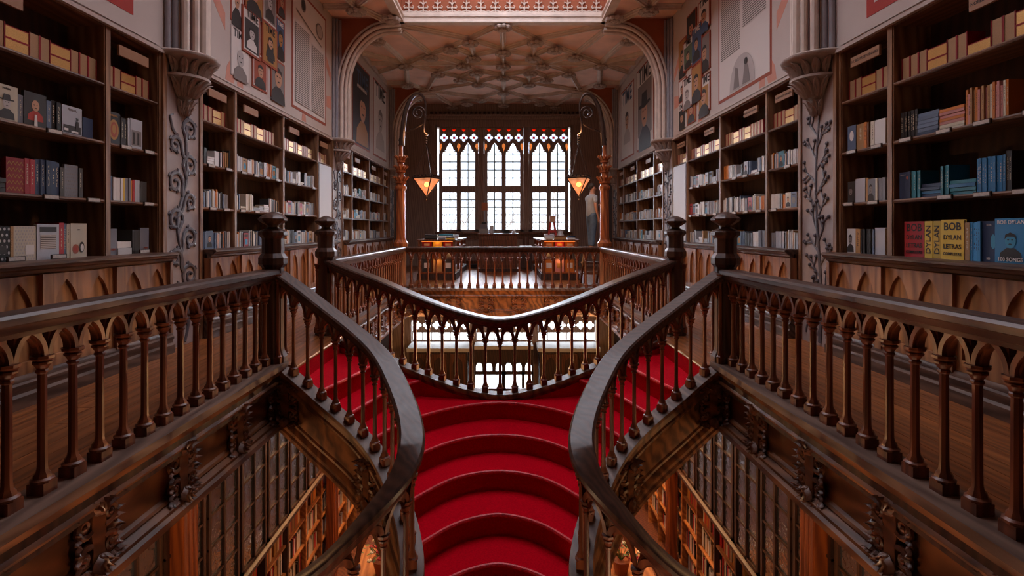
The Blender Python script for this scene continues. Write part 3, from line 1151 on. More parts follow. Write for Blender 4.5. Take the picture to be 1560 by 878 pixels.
def bracket_mesh():
    q = MB()
    q.prism([(-.055, -.18), (.055, -.18), (.045, -.08), (.06, .02), (.05, .16), (-.05, .16), (-.06, .02), (-.045, -.08)], 0, .045, lambda u, v, w: (w, u, v))
    for sy in (-1, 1):
        for (cv, sg) in ((.085, 1), (-.10, -1)):
            pts = [(sy * .05, cv - sg * .05), (sy * .08, cv - sg * .06)] + [(sy * u, v) for u, v in spiral(.105, cv, .055, 1.4, -sg * pi / 2, sg)]
            q.tube([(.03, u, v) for u, v in pts], [.022] * 2 + [.022 - .012 * i / 14 for i in range(15)], 6)
            q.ball((.035, sy * .105, cv), .02, 6, 4)
        for k in range(4):
            leaf(q, (.03, sy * (.02 + .035 * k), .19 - .01 * k), pi / 2 - sy * (1.1 + .12 * k), .075, .05, .03)
            leaf(q, (.03, sy * (.02 + .035 * k), -.2 + .008 * k), -pi / 2 + sy * (1.1 + .12 * k), .075, .05, .03)
        for k in range(3):
            leaf(q, (.03, sy * .13, .06 - .03 * k), (0 if sy > 0 else pi) + sy * (.5 - .5 * k), .06, .04, .025)
            leaf(q, (.03, sy * .13, -.06 - .03 * k), (0 if sy > 0 else pi) + sy * (.5 - .5 * k), .06, .04, .025)
    for k in range(5):
        leaf(q, (.045, 0, .12), pi / 2 + (k - 2) * .45, .10, .05, .04)
        leaf(q, (.045, 0, -.13), -pi / 2 + (k - 2) * .45, .10, .05, .04)
    q.ball((.06, 0, .14), .028, 7, 5); q.ball((.06, 0, -.15), .028, 7, 5)
    return q.mesh('carved_bracket', 'carved_wood')


BRACKET = bracket_mesh()


def fascia(n, label, path, outsign, marks, rotz):
    q = MB(); q.sweep(path, [(outsign * a, b) for a, b in FASC])
    t = struct(q.build('trim_%d' % n, 'panel_wood', smooth=True, angle=30), label, 'fascia')
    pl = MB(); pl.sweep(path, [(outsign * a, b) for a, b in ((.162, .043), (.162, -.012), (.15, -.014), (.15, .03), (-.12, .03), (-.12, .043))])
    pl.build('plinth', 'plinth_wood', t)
    for p in marks:
        place(BRACKET, 'carved_bracket', t, loc=p, rotz=rotz)
    return t


tn = 7
for s in (-1, 1):
    rz = 0 if s < 0 else pi
    sg = s  # sweep normal for +Y is -X
    nm = SIDE[s]
    fascia(tn, 'carved wooden fascia with plinth under the near %s balustrade' % nm, [(s * XR, -.6, 0), (s * XR, YA + .02, 0)], sg,
           [(s * 2.40, y, -.345) for y in (1.62, 2.43, 3.25, 4.11, 4.98, 5.78)], rz); tn += 1
    fascia(tn, 'carved wooden fascia under the %s balustrade beyond the stair' % nm, [(s * XR, YB - .02, 0), (s * XR, YR + .1, 0)], sg,
           [(s * 2.40, y, -.345) for y in (8.3, 9.15, 10.0, 10.85, 11.7, 12.55)], rz); tn += 1
fascia(tn, 'carved wooden fascia across the far end of the stairwell', [(XR, YR, 0), (-XR, YR, 0)], 1,
       [(x, YR - .05, -.345) for x in (-2.0, -1.2, -.4, .4, 1.2, 2.0)], -pi / 2); tn += 1

# ------------------------------------------------------------------ balustrades
RAILP = [(-.05, -.125), (.05, -.125), (.055, -.10), (.07, -.095), (.078, -.075), (.082, -.06), (.097, -.05), (.097, -.016), (.080, 0), (-.080, 0), (-.097, -.016), (-.097, -.05), (-.082, -.06), (-.078, -.075), (-.07, -.095), (-.055, -.10)]


def baluster_mesh(H, r=.024, w=.046, mat='baluster_wood'):
    q = MB()
    sq = sqrt(2)
    q.lathe([(w * sq, 0), (w * sq, .06)], 4, rot=pi / 4)
    q.lathe([(w * 1.22, .06), (w * 1.28, .075), (w * .95, .085), (w * .9, .10), (r * 1.25, .115), (r * 1.05, .14), (r, .2), (r * .94, H - .12), (r * .94, H - .10), (r * 1.3, H - .092), (r * 1.3, H - .082),
             (r * 1.0, H - .075), (w * .85, H - .05), (w * 1.0, H - .045), (w * 1.0, H - .035), (w * .8, H - .03), (w * 1.25, H - .015), (w * 1.25, H)], 8, rot=pi / 8)
    return q.mesh('baluster', mat, angle=30)


def arch_parts(s_, q, fn, hs=1.0, d=.036):
    a = s_ / 2
    q.ring(pointed(a, .165 * hs, 7), pointed(a - .027, .132 * hs, 7), -d, d, fn)
    q.ring(pointed(a - .024, .137 * hs, 7), pointed(a - .040, .112 * hs, 7), -d * .45, d * .45, fn)
    mid = pointed(a - .006, .150 * hs, 7)
    q.ring([(u * .82, max(v, .152)) for u, v in mid], mid, -d * .5, d * .5, fn)      # solid spandrels, small gaps between neighbours


def straight_run(label, P0, P1, spacing, group, zb=.043, rail_ext=0.0, H=.745, first=0.0):
    mid = ((P0[0] + P1[0]) / 2, (P0[1] + P1[1]) / 2, zb)
    root = thing('balustrade', label, 'balustrade', mid, group)
    L = hypot(P1[0] - P0[0], P1[1] - P0[1])
    dx, dy = (P1[0] - P0[0]) / L, (P1[1] - P0[1]) / L
    rz = atan2(dy, dx)
    n = int(round(L / spacing)); sp = L / n
    key = ('b', H)
    if key not in bcache: bcache[key] = baluster_mesh(H)
    ak = ('a', round(sp, 4))
    if ak not in bcache:
        q = MB(); arch_parts(sp, q, lambda u, v, w: (u, w, v)); bcache[ak] = q.mesh('arch', 'baluster_wood', angle=30)
    for i in range(n + 1):
        x, y = P0[0] + dx * sp * i, P0[1] + dy * sp * i
        if 0 < i < n:
            place(bcache[key], 'baluster', root, loc=(x, y, zb), rotz=rz)
        if i < n:
            place(bcache[ak], 'arch', root, loc=(x + dx * sp / 2, y + dy * sp / 2, zb + H), rotz=rz)
    e = rail_ext
    q = MB(); q.sweep([(P0[0] - dx * e, P0[1] - dy * e, 1.045), (P1[0], P1[1], 1.045)], RAILP)
    q.build('handrail', 'rail_wood_y' if abs(dy) > abs(dx) else 'rail_wood', root)
    return root


bcache = {}
for s in (-1, 1):
    nm = SIDE[s]
    straight_run('gothic arcaded balustrade with thick handrail, nearest run on the %s' % nm, (s * XR, YA - .0 - .21 * 23), (s * XR, YA), .21, 'gallery balustrades', rail_ext=.6)
    straight_run('gothic arcaded balustrade along the %s gallery beyond the stair' % nm, (s * XR, YB), (s * XR, YR), .21, 'gallery balustrades')
straight_run('gothic arcaded balustrade across the far end below the window', (-XR, YR), (XR, YR), .204, 'gallery balustrades')


def curved_run(label, pts, spacing, group, step=.012, base_prof=None, hc_off=.275, skip_last=0):
    """pts: (x, y, zbase, zrail)"""
    sm = catmull([Vector(p) for p in pts], 10) if False else catmull4(pts, 10)
    L = [0.0]
    for a, b in zip(sm, sm[1:]): L.append(L[-1] + hypot(b[0] - a[0], b[1] - a[1]))
    T = L[-1]

    def at(s):
        s = min(max(s, 0), T)
        j = 0
        while j < len(sm) - 2 and L[j + 1] < s: j += 1
        t = (s - L[j]) / max(1e-9, L[j + 1] - L[j])
        p = [sm[j][k] + (sm[j + 1][k] - sm[j][k]) * t for k in range(4)]
        return p

    def nrm(s):
        a, b = at(s - .03), at(s + .03)
        l = hypot(b[0] - a[0], b[1] - a[1]) or 1
        return (-(b[1] - a[1]) / l, (b[0] - a[0]) / l)
    m0 = at(T / 2)
    root = thing('balustrade', label, 'balustrade', (m0[0], m0[1], m0[2]), group)
    n = int(round(T / spacing)); sp = T / n
    bm_ = bcache.setdefault('stairbal', baluster_mesh(.70, .020, .038))
    for i in range(1, n - skip_last):
        p = at(i * sp); nx, ny = nrm(i * sp)
        H = p[3] - p[2] - hc_off
        o = place(bm_, 'baluster', root, loc=(p[0], p[1], p[2]), rotz=atan2(ny, nx), scale=(1, 1, H / .70))
    for i in range(n - skip_last):
        sm_ = (i + .5) * sp

        def fn(u, v, w, sm_=sm_):
            p = at(sm_ + u); nx, ny = nrm(sm_ + u)
            return (p[0] + nx * w, p[1] + ny * w, p[3] - hc_off + v)
        q = MB(); arch_parts(sp, q, fn, 1.0, .03)
        q.build('arch', 'baluster_wood', root, angle=30)
    path = [at(T * i / 90) for i in range(91)]
    nn = [nrm(T * i / 90) for i in range(91)]
    q = MB(); q.sweep([(p[0], p[1], p[3]) for p in path], RAILP, nn); q.build('handrail', 'rail_wood', root)
    return root, at, nrm, T


def catmull4(pts, n):
    P = [list(p) for p in pts]
    P = [[2 * a - b for a, b in zip(P[0], P[1])]] + P + [[2 * a - b for a, b in zip(P[-1], P[-2])]]
    out = []
    for i in range(1, len(P) - 2):
        for k in range(n):
            t = k / n
            out.append([0.5 * (2 * b + (c - a) * t + (2 * a - 5 * b + 4 * c - d) * t * t + (-a + 3 * b - 3 * c + d) * t ** 3)
                        for a, b, c, d in zip(P[i - 1], P[i], P[i + 1], P[i + 2])])
    out.append(list(P[-2]))
    return out


# big sagging rail on the far side of the stair
U = [(-2.40, 7.63, .03, 1.06), (-2.05, 7.42, -.055, .955), (-1.58, 7.17, -.167, .82), (-1.02, 6.95, -.34, .625), (-.5, 6.84, -.497, .46), (0, 6.80, -.575, .37)]
U = U + [(-x, y, a, b) for x, y, a, b in reversed(U[:-1])]
u_root, u_at, u_nrm, u_T = curved_run('long sagging curved balustrade sweeping across above the red landing', U, .186, 'stair balustrades')
# the two stair rails nearest the camera
SL = [(-2.37, 5.88, .02, 1.02), (-2.1, 5.76, -.13, .87), (-1.82, 5.62, -.29, .71), (-1.54, 5.46, -.43, .56), (-1.28, 5.28, -.57, .42), (-1.07, 5.06, -.69, .30), (-.88, 4.75, -.82, .15),
      (-.71, 4.39, -.98, -.01), (-.635, 4.07, -1.12, -.13), (-.69, 3.87, -1.27, -.27), (-.91, 3.73, -1.50, -.50), (-1.25, 3.68, -1.80, -.82), (-1.8, 3.69, -2.16, -1.18), (-2.35, 3.75, -2.5, -1.52)]
rails = {}
for s in (-1, 1):
    pts = [(-s * x, y, a, b) for x, y, a, b in SL]
    rails[s] = curved_run('curving stair balustrade winding down from the %s gallery post' % SIDE[s], pts, .2, 'stair balustrades')


def newel_mesh():
    q = MB()
    q.lathe([(.15, 0), (.15, .10), (.135, .13), (.118, .16), (.112, .2), (.112, 1.06), (.125, 1.075), (.148, 1.10), (.148, 1.165), (.125, 1.20), (.114, 1.215), (.114, 1.375), (.13, 1.395), (.148, 1.41),
             (.148, 1.445), (.12, 1.465), (.07, 1.485), (.06, 1.50), (.065, 1.515), (.11, 1.54), (.15, 1.57), (.152, 1.59), (.10, 1.63), (.03, 1.66), (1e-6, 1.665)], 8, rot=pi / 8)
    return q.mesh('newel', 'rail_wood', angle=20)


NEW = newel_mesh()
q = MB()
for k in range(8):
    t = k * pi / 4
    q.add([(.105 * cos(t - .3), .105 * sin(t - .3), .3), (.105 * cos(t + .3), .105 * sin(t + .3), .3), (.112 * cos(t + .3), .112 * sin(t + .3), .98), (.112 * cos(t - .3), .112 * sin(t - .3), .98)], [(0, 1, 2, 3)])
for s in (-1, 1):
    for y, w in ((YA, 'near'), (YB, 'far')):
        t = thing('newel_post', 'octagonal dark newel post with faceted knob, %s side of %s stair head' % (w, SIDE[s]), 'newel post', (s * XR, y, 0.0), 'newel posts')
        place(NEW, 'post', t, loc=(s * XR, y, .0))
        for a in (0, 1, 2, 3):
            tt = a * pi / 2 + pi / 4
            me = bcache.setdefault('colonnette', baluster_mesh(.95, .018, .03))
            place(me, 'colonnette', t, loc=(s * XR + .135 * cos(tt), y + .135 * sin(tt), .043))

# ------------------------------------------------------------------ staircase
stair = thing('staircase', 'red carpeted double staircase curving down from both galleries', 'staircase', (0, 5.0, ZG))
STP = [(-.09, .0), (.09, 0), (.095, -.03), (.075, -.05), (.075, -.10), (.09, -.115), (.095, -.135), (.085, -.155), (.055, -.17), (.045, -.19), (.045, -.44), (.065, -.455), (.07, -.475), (.06, -.49), (.085, -.505), (.10, -.525), (.10, -.56), (.12, -.575), (.12, -.615),
       (-.12, -.615), (-.12, -.575), (-.10, -.56), (-.10, -.525), (-.085, -.505), (-.06, -.49), (-.07, -.475), (-.065, -.455), (-.045, -.44), (-.045, -.19), (-.055, -.17), (-.085, -.155), (-.095, -.135), (-.09, -.115), (-.075, -.10), (-.075, -.05), (-.095, -.03)]
for s in (-1, 1):
    root, at, nrm, T = rails[s]
    N = 110
    path = [at(T * i / N) for i in range(N + 1)]; nn = [nrm(T * i / N) for i in range(N + 1)]
    q = MB(); q.sweep([(p[0], p[1], p[2]) for p in path], STP, nn)
    st = q.build('stringer', 'panel_wood', stair, angle=30)
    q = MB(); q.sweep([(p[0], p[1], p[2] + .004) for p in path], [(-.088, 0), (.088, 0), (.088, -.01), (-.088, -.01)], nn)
    q.build('stringer_lit_top', 'plinth_wood', st)  # thin paler strip; grey light on the stringer top put into colour
    # carved rosettes on the outer face
    for frac in (.035, .30):
        ss = T * frac
        p = at(ss); nx, ny = nrm(ss)
        k = -s if True else s
        ox, oy = (nx, ny) if ny < 0 else (-nx, -ny)
        place(BRACKET, 'carved_bracket', st, loc=(p[0] + ox * .045, p[1] + oy * .045, p[2] - .315), rotz=atan2(oy, ox))
# curb under the sagging rail
N = 100
path = [u_at(u_T * i / N) for i in range(N + 1)]; nn = [u_nrm(u_T * i / N) for i in range(N + 1)]
q = MB(); q.sweep([(p[0], p[1], p[2]) for p in path], [(-.085, 0), (.085, 0), (.095, -.02), (.095, -.05), (.075, -.065), (.075, -.095), (-.075, -.095), (-.075, -.065), (-.095, -.05), (-.095, -.02)], nn)
cb = q.build('curb', 'panel_wood', stair)
q = MB(); q.sweep([(p[0], p[1], p[2] + .004) for p in path], [(-.084, 0), (.084, 0), (.084, -.01), (-.084, -.01)], nn); q.build('curb_lit_top', 'plinth_wood', cb)  # thin paler strip; window light along the curb top put into colour
q = MB(); q.sweep([(p[0], p[1], p[2]) for p in path], [(.0, -.09), (.07, -.09), (.07, -.75), (.0, -.75)], nn); q.build('outer_fascia', 'panel_wood', cb)
q = MB(); q.sweep([(p[0], p[1], p[2]) for p in path], [(-.07, -.09), (.0, -.09), (.0, -.72), (-.07, -.72)], nn); q.build('carpet_riser', 'carpet', cb)

RISE = .21
LG = [(-2.19, 5.86), (-2.19, 7.57)]
LS1 = [(-1.86, 5.75), (-1.67, 6.42), (-1.55, 7.10)]
LS2 = [(-1.57, 5.54), (-1.38, 6.2), (-1.31, 6.4), (-1.19, 6.64), (-.99, 6.90)]
HALF = [[(-1.30, 5.34), (-1.2, 5.68), (-.96, 6.09), (-.52, 6.48), (0, 6.65)], [(-1.04, 4.98), (-.92, 5.48), (-.5, 5.99), (0, 6.16)], [(-.93, 4.80), (-.81, 5.10), (-.45, 5.55), (0, 5.71)],
        [(-.80, 4.55), (-.66, 4.78), (-.37, 5.10), (0, 5.245)], [(-.70, 4.33), (-.53, 4.50), (-.3, 4.70), (0, 4.81)], [(-.64, 4.02), (-.4, 4.24), (0, 4.40)]]


def full(h):
    h = list(h) + [(-x, y) for x, y in reversed(h[:-1])]
    return [(x, y) for x, y, _ in catmull([(x, y, 0) for x, y in h], 6)]


def step(back, front, z, n=33, th=.30):
    B = resample([(x, y, 0) for x, y in back], n); Fr = resample([(x, y, 0) for x, y in front], n)
    vs = []; fs = []
    for (bx, by, _), (fx, fy, _) in zip(B, Fr):
        vs += [(bx, by, z), (fx, fy, z), (fx, fy, z - RISE - .02), (bx, by, z - th - .12)]
    for i in range(n - 1):
        a = i * 4; b = a + 4
        fs += [(a, a + 1, b + 1, b), (a + 1, a + 2, b + 2, b + 1), (a + 2, a + 3, b + 3, b + 2), (a + 3, a, b, b + 3)]
    fs += [(0, 3, 2, 1), (4 * n - 4, 4 * n - 3, 4 * n - 2, 4 * n - 1)]
    q = MB(); q.add(vs, fs)
    o = q.build('step', 'carpet', stair, angle=30)
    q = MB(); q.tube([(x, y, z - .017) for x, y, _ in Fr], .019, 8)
    q.build('nosing', 'nosing_sheen', o)
    return o


for s in (-1, 1):
    fx = lambda L_: [(-s * x, y) for x, y in L_]
    sm = lambda L_: [(x, y) for x, y, _ in catmull([(x, y, 0) for x, y in L_], 6)]
    step(fx(LG), fx(sm(LS1)), -RISE, 17)
    step(fx(sm(LS1)), fx(sm(LS2)), -2 * RISE, 17)
    q = MB()
    g = fx(LG)
    q.tube([(x, y, -.017) for x, y in g], .019, 8); q.build('nosing', 'brass', stair)
    q = MB(); q.box(-s * -2.187, -s * -2.23, 5.86, 7.57, -.35, -.002); q.build('carpet_riser', 'carpet', stair, smooth=False)
sm2 = [(x, y) for x, y, _ in catmull([(x, y, 0) for x, y in LS2], 6)]
cen = [(x_, 6.80 + .9 * (x_ / 2.45) ** 2 - .05) for x_ in (-.8, -.4, 0, .4, .8)]
back3 = sm2 + cen + [(-x, y) for x, y in reversed(sm2)]
step(back3, full(HALF[0]), -3 * RISE, 61)
for i in range(5):
    step(full(HALF[i]), full(HALF[i + 1]), -(4 + i) * RISE, 41)
q = MB(); zl = -9 * RISE
q.prism([(x, y) for x, y in full(HALF[5])] + [(.75, 3.6), (.75, 2.55), (-.75, 2.55), (-.75, 3.6)], zl - .25, zl, lambda u, v, w: (u, v, w))
q.build('landing', 'carpet', stair, smooth=False)
for s in (-1, 1):
    for k in range(5):
        z = zl - RISE * (k + 1)
        q = MB(); q.box(s * (.75 + .33 * k), s * (.75 + .33 * (k + 1)), 2.55, 3.62, z - .3, z)
        o = q.build('step', 'carpet', stair, smooth=False)
        q = MB(); q.tube([(s * (.75 + .33 * (k + 1)), 2.55, z - .017), (s * (.75 + .33 * (k + 1)), 3.62, z - .017)], .019, 8); q.build('nosing', 'nosing_sheen', o)
q = MB(); q.box(-.7, .7, 2.6, 3.9, ZG, zl - .25)
for s in (-1, 1): q.box(s * .75, s * 2.3, 2.6, 3.55, ZG, zl - 1.55)
q.build('stair_core', 'dark_wood', stair, smooth=False)
# unseen lamps added on the lower flights to light the carved fascias from below
for s in (-1, 1):
    bx, by, bz = s * 1.9, 2.85, zl - 1.55
    t = thing('added_stair_lamp', 'unseen added globe lamp at the foot of the %s lower stair flight' % SIDE[s], 'lamp', (bx, by, bz), 'added stair lamps')
    q = MB(); q.lathe([(.12, 0), (.12, .04), (.03, .08), (.025, 1.0), (.05, 1.05)], 12, (bx, by, bz)); q.build('stem', 'brass', t)
    q = MB(); q.ball((bx, by, bz + 1.17), .14, 14, 10); q.build('globe', 'lamp_glow', t)
    ld = bpy.data.lights.new('added_stair_light', 'POINT'); ld.energy = ADDED_STAIR_LAMP_W; ld.color = (1.0, .66, .40); ld.shadow_soft_size = .2
    lo = bpy.data.objects.new('added_stair_light', ld); C.objects.link(lo); lo.parent = t; lo.location = (0, 0, 1.5)

# ------------------------------------------------------------------ painted pilasters with carved capitals


def capital_mesh():
    q = MB()
    A0, A1 = -pi / 2, pi / 2
    q.lathe([(.02, -.02), (.09, .03), (.11, .10), (.08, .17), (.12, .22), (.19, .32), (.26, .40), (.32, .42), (.32, .45), (.24, .47), (.26, .57), (.32, .63), (.40, .645), (.43, .67), (.43, .70), (.41, .715), (.30, .72)], 8, (0, 0, 0), A0, A1)

    def ring(n, z0, z1, r0, r1, w, curl=.055):
        for i in range(n):
            t = A0 + (A1 - A0) * (i + .5) / n
            rows = []
            for k, (f, ww) in enumerate(((0, .45), (.3, .9), (.6, 1.0), (.85, .7), (1.0, .15))):
                z = z0 + (z1 - z0) * f - (.012 if k == 4 else 0)
                r = r0 + (r1 - r0) * f + (curl * (f ** 3))
                row = []
                for sgn, dr in ((-1, -.01), (-.5, .030), (0, .008), (.5, .030), (1, -.01)):
                    aa = t + sgn * w * ww / 2 / max(r, .05)
                    row.append(((r + dr) * cos(aa), (r + dr) * sin(aa), z))
                rows.append(row)
            vs = [p for r_ in rows for p in r_]
            fs = []
            for a in range(4):
                for b in range(4):
                    i0 = a * 5 + b
                    fs.append((i0, i0 + 1, i0 + 6, i0 + 5))
            q.add(vs, fs)
    ring(8, .46, .64, .26, .325, .10)
    ring(8, .455, .56, .27, .29, .055, .03)
    ring(8, .20, .415, .13, .265, .085)
    ring(7, .22, .33, .15, .22, .05, .03)
    ring(6, .00, .17, .07, .10, .07, .05)
    ring(5, -.02, .09, .05, .10, .06, .02)
    return q.mesh('capital', 'plaster_stone', angle=50)


def vine_left():
    q = MB()

    def tb(p2, r):
        q.tube([(.006, u, v) for u, v in p2], r, 6, .55, (1, 0, 0))
    stem = [(0.10 * sin(v * 3.1 + .3) + .03 * sin(v * 7), v) for v in [.02 + 2.78 * i / 60 for i in range(61)]]
    tb(stem, .026)
    k = 0
    v = .22
    while v < 2.7:
        u0 = 0.10 * sin(v * 3.1 + .3) + .03 * sin(v * 7)
        sg = 1 if k % 2 == 0 else -1
        R = .155 if k % 3 else .12
        cu = sg * .155; cv = v + .17
        sp = spiral(cu, cv, R, 1.35, pi if sg > 0 else 0, -sg, 20, .18)
        pts = catmull([(u0, v, 0), ((u0 + sp[0][0]) / 2 + sg * .02, v + .06, 0), (sp[0][0], sp[0][1], 0)], 6)
        tb([(a, b) for a, b, _ in pts] + sp[1:], [.028] * len(pts) + [.03 - .012 * i / 20 for i in range(20)])
        q.ball((.008, sp[-1][0], sp[-1][1]), .026, 7, 4)
        # leaf lobes off the scroll
        for j in (3, 6, 9, 12):
            a = sp[j]; dx, dy = a[0] - cu, a[1] - cv
            l = hypot(dx, dy); ang = atan2(dy, dx)
            pts2 = [(a[0], a[1]), (a[0] + .035 * cos(ang), a[1] + .035 * sin(ang)), (a[0] + .055 * cos(ang + .6 * sg), a[1] + .055 * sin(ang + .6 * sg))]
            tb(pts2, [.024, .032, .008])
        v += .235; k += 1
    q.tube([(.006, -.05, 2.55), (.006, -.22, 2.7), (.006, -.27, 2.85), (.006, -.2, 2.88)], [.02, .025, .02, .01], 6, .55, (1, 0, 0))
    return q.mesh('vine_relief', 'vine_paint')


def vine_right():
    q = MB(); rnd = random.Random(5)

    def tb(p2, r):
        q.tube([(.005, u, v) for u, v in p2], r, 6, .5, (1, 0, 0))
    trunk = [(.06 * sin(v * 2.1 + .5) + .02, v) for v in [.02 + 2.9 * i / 50 for i in range(51)]]
    tb(trunk, [.034 - .018 * i / 50 for i in range(51)])

    def twig(u, v, ang, L, d):
        pts = [(u, v)]
        a = ang
        for i in range(5):
            a += rnd.uniform(-.25, .25) + (-.10 if cos(ang) < 0 else .10)
            u += cos(a) * L / 5; v += sin(a) * L / 5
            u = max(-.30, min(.30, u))
            pts.append((u, v))
        tb(pts, [.016, .015, .014, .012, .011, .010])
        if d > 0:
            for i in (2, 3, 4):
                twig(pts[i][0], pts[i][1], a + rnd.choice((-1, 1)) * rnd.uniform(.7, 1.2), L * .42, d - 1)
        q.ball((.006, u, v), .027, 7, 4)
    v = .25; k = 0
    while v < 2.75:
        u0 = .06 * sin(v * 2.1 + .5) + .02
        sg = 1 if k % 2 else -1
        twig(u0, v, pi / 2 - sg * .95, .34, 1)
        v += .15; k += 1
    for sg in (-1, 1):
        arc = [(sg * (.02 + .12 * (1 - cos(t))), .1 + .16 * sin(t)) for t in [pi * i / 10 for i in range(11)]]
        tb(arc, .016)
    return q.mesh('vine_relief', 'vine_paint')


CAP = capital_mesh(); VINE = {-1: vine_left(), 1: vine_right()}
for pi_, p in enumerate(PIL):
    for s in (-1, 1):
        nm = ['nearest', 'middle', 'far'][pi_]
        t = thing('pilaster', 'painted pilaster with %s relief and leafy capital, %s on the %s wall' % ('scrolling vine' if s < 0 else 'branching twig', nm, SIDE[s]), 'pilaster', (s * XW, p, 0), 'painted pilasters')
        rz = 0 if s < 0 else pi
        q = MB(); q.box(s * (XW - .02), s * XW, p - .36, p + .36, 0, 3.62); q.build('painted_shaft', 'painted_panel', t, smooth=False)
        q = MB()
        for e in (-1, 1):
            q.box(s * (XW - .045), s * XW, p + e * .36, p + e * .425, 0, 3.62)
        q.build('shaft_edge', 'upright_wood', t, smooth=False)
        place(VINE[s], 'vine_relief', t, loc=(s * (XW - .02), p, .02), rotz=rz)
        place(CAP, 'capital', t, loc=(s * (XW - .02), p, 2.94), rotz=rz)
        key = 'upper'
        if key not in bcache:
            q = MB()
            for (o, y, r) in ((.225, 0, .05), (.19, .10, .04), (.19, -.10, .04), (.13, .19, .045), (.13, -.19, .045), (.07, .26, .04), (.07, -.26, .04), (.02, .33, .035), (.02, -.33, .035)):
                q.tube([(o, y, 3.66), (o, y, 6.5)], r, 10)
            bcache[key] = q.mesh('colonnettes', 'plaster_blue')
            q = MB(); q.prism([(.0, -.34), (.06, -.28), (.19, -.07), (.19, .07), (.06, .28), (.0, .34)], 3.66, 6.5, lambda u, v, w: (u, v, w))
            bcache['upcore'] = q.mesh('fluted_core', 'plaster_pink', False)
        place(bcache[key], 'colonnettes', t, loc=(s * (XW - .016), p, 0), rotz=rz)
        place(bcache['upcore'], 'fluted_core', t, loc=(s * (XW - .0), p, 0), rotz=rz)

# ------------------------------------------------------------------ bookcases
BAYS = {1: [(2.13, 3.84), (3.93, 5.60), (5.69, 6.46)],
        2: [(7.42, 8.27), (8.36, 10.07), (10.16, 11.92), (12.01, 12.84)],
        3: [(13.78, 14.64), (14.72, 16.52), (16.60, 18.40), (18.47, 19.21)]}
SECT = {1: ['rear', 'wide', 'narrow'], 2: ['near narrow', 'near wide', 'far wide', 'far narrow'], 3: ['near narrow', 'near wide', 'far wide', 'far narrow']}
BAYN = {1: 'nearest', 2: 'middle', 3: 'farthest'}
ROWZ = [1.20, 1.78, 2.38, 2.98]
ROWN = ['bottom', 'third', 'second', 'top']
DEP = 0.38
sign_pq = MB(); sign_pq.box(-.012, .012, -.24, .24, -.055, .055); SIGN = sign_pq.mesh('sign_plate', 'sign_board', False)
lh = MB(); lh.box(-.004, .010, -.085, .085, -.03, .012); LABEL_H = lh.mesh('label_holder', 'iron', False)
lp = MB(); lp.box(.010, .012, -.075, .075, -.024, .006); LABEL_P = lp.mesh('label_card', 'label_paper', False)


def wains_panel(W):
    key = ('wp', round(W, 3))
    if key in bcache: return bcache[key]
    q = MB(); fn = lambda u, v, w: (w, u, v)
    h = W / 2
    for k in (0, 1):
        c = (k + .5) * h
        hole = pointed(h * .36, .30, 8, .72, c) + [(c + h * .36, .36), (c - h * .36, .36)]
        q.holed(hole, (k * h, (k + 1) * h, .26, 1.08), 0, .03, fn, (c, .7))
    q.box(-.012, 0.0, 0, W, .26, 1.08)
    bcache[key] = q.mesh('wainscot_panel', 'wainscot', True, 30)
    return bcache[key]


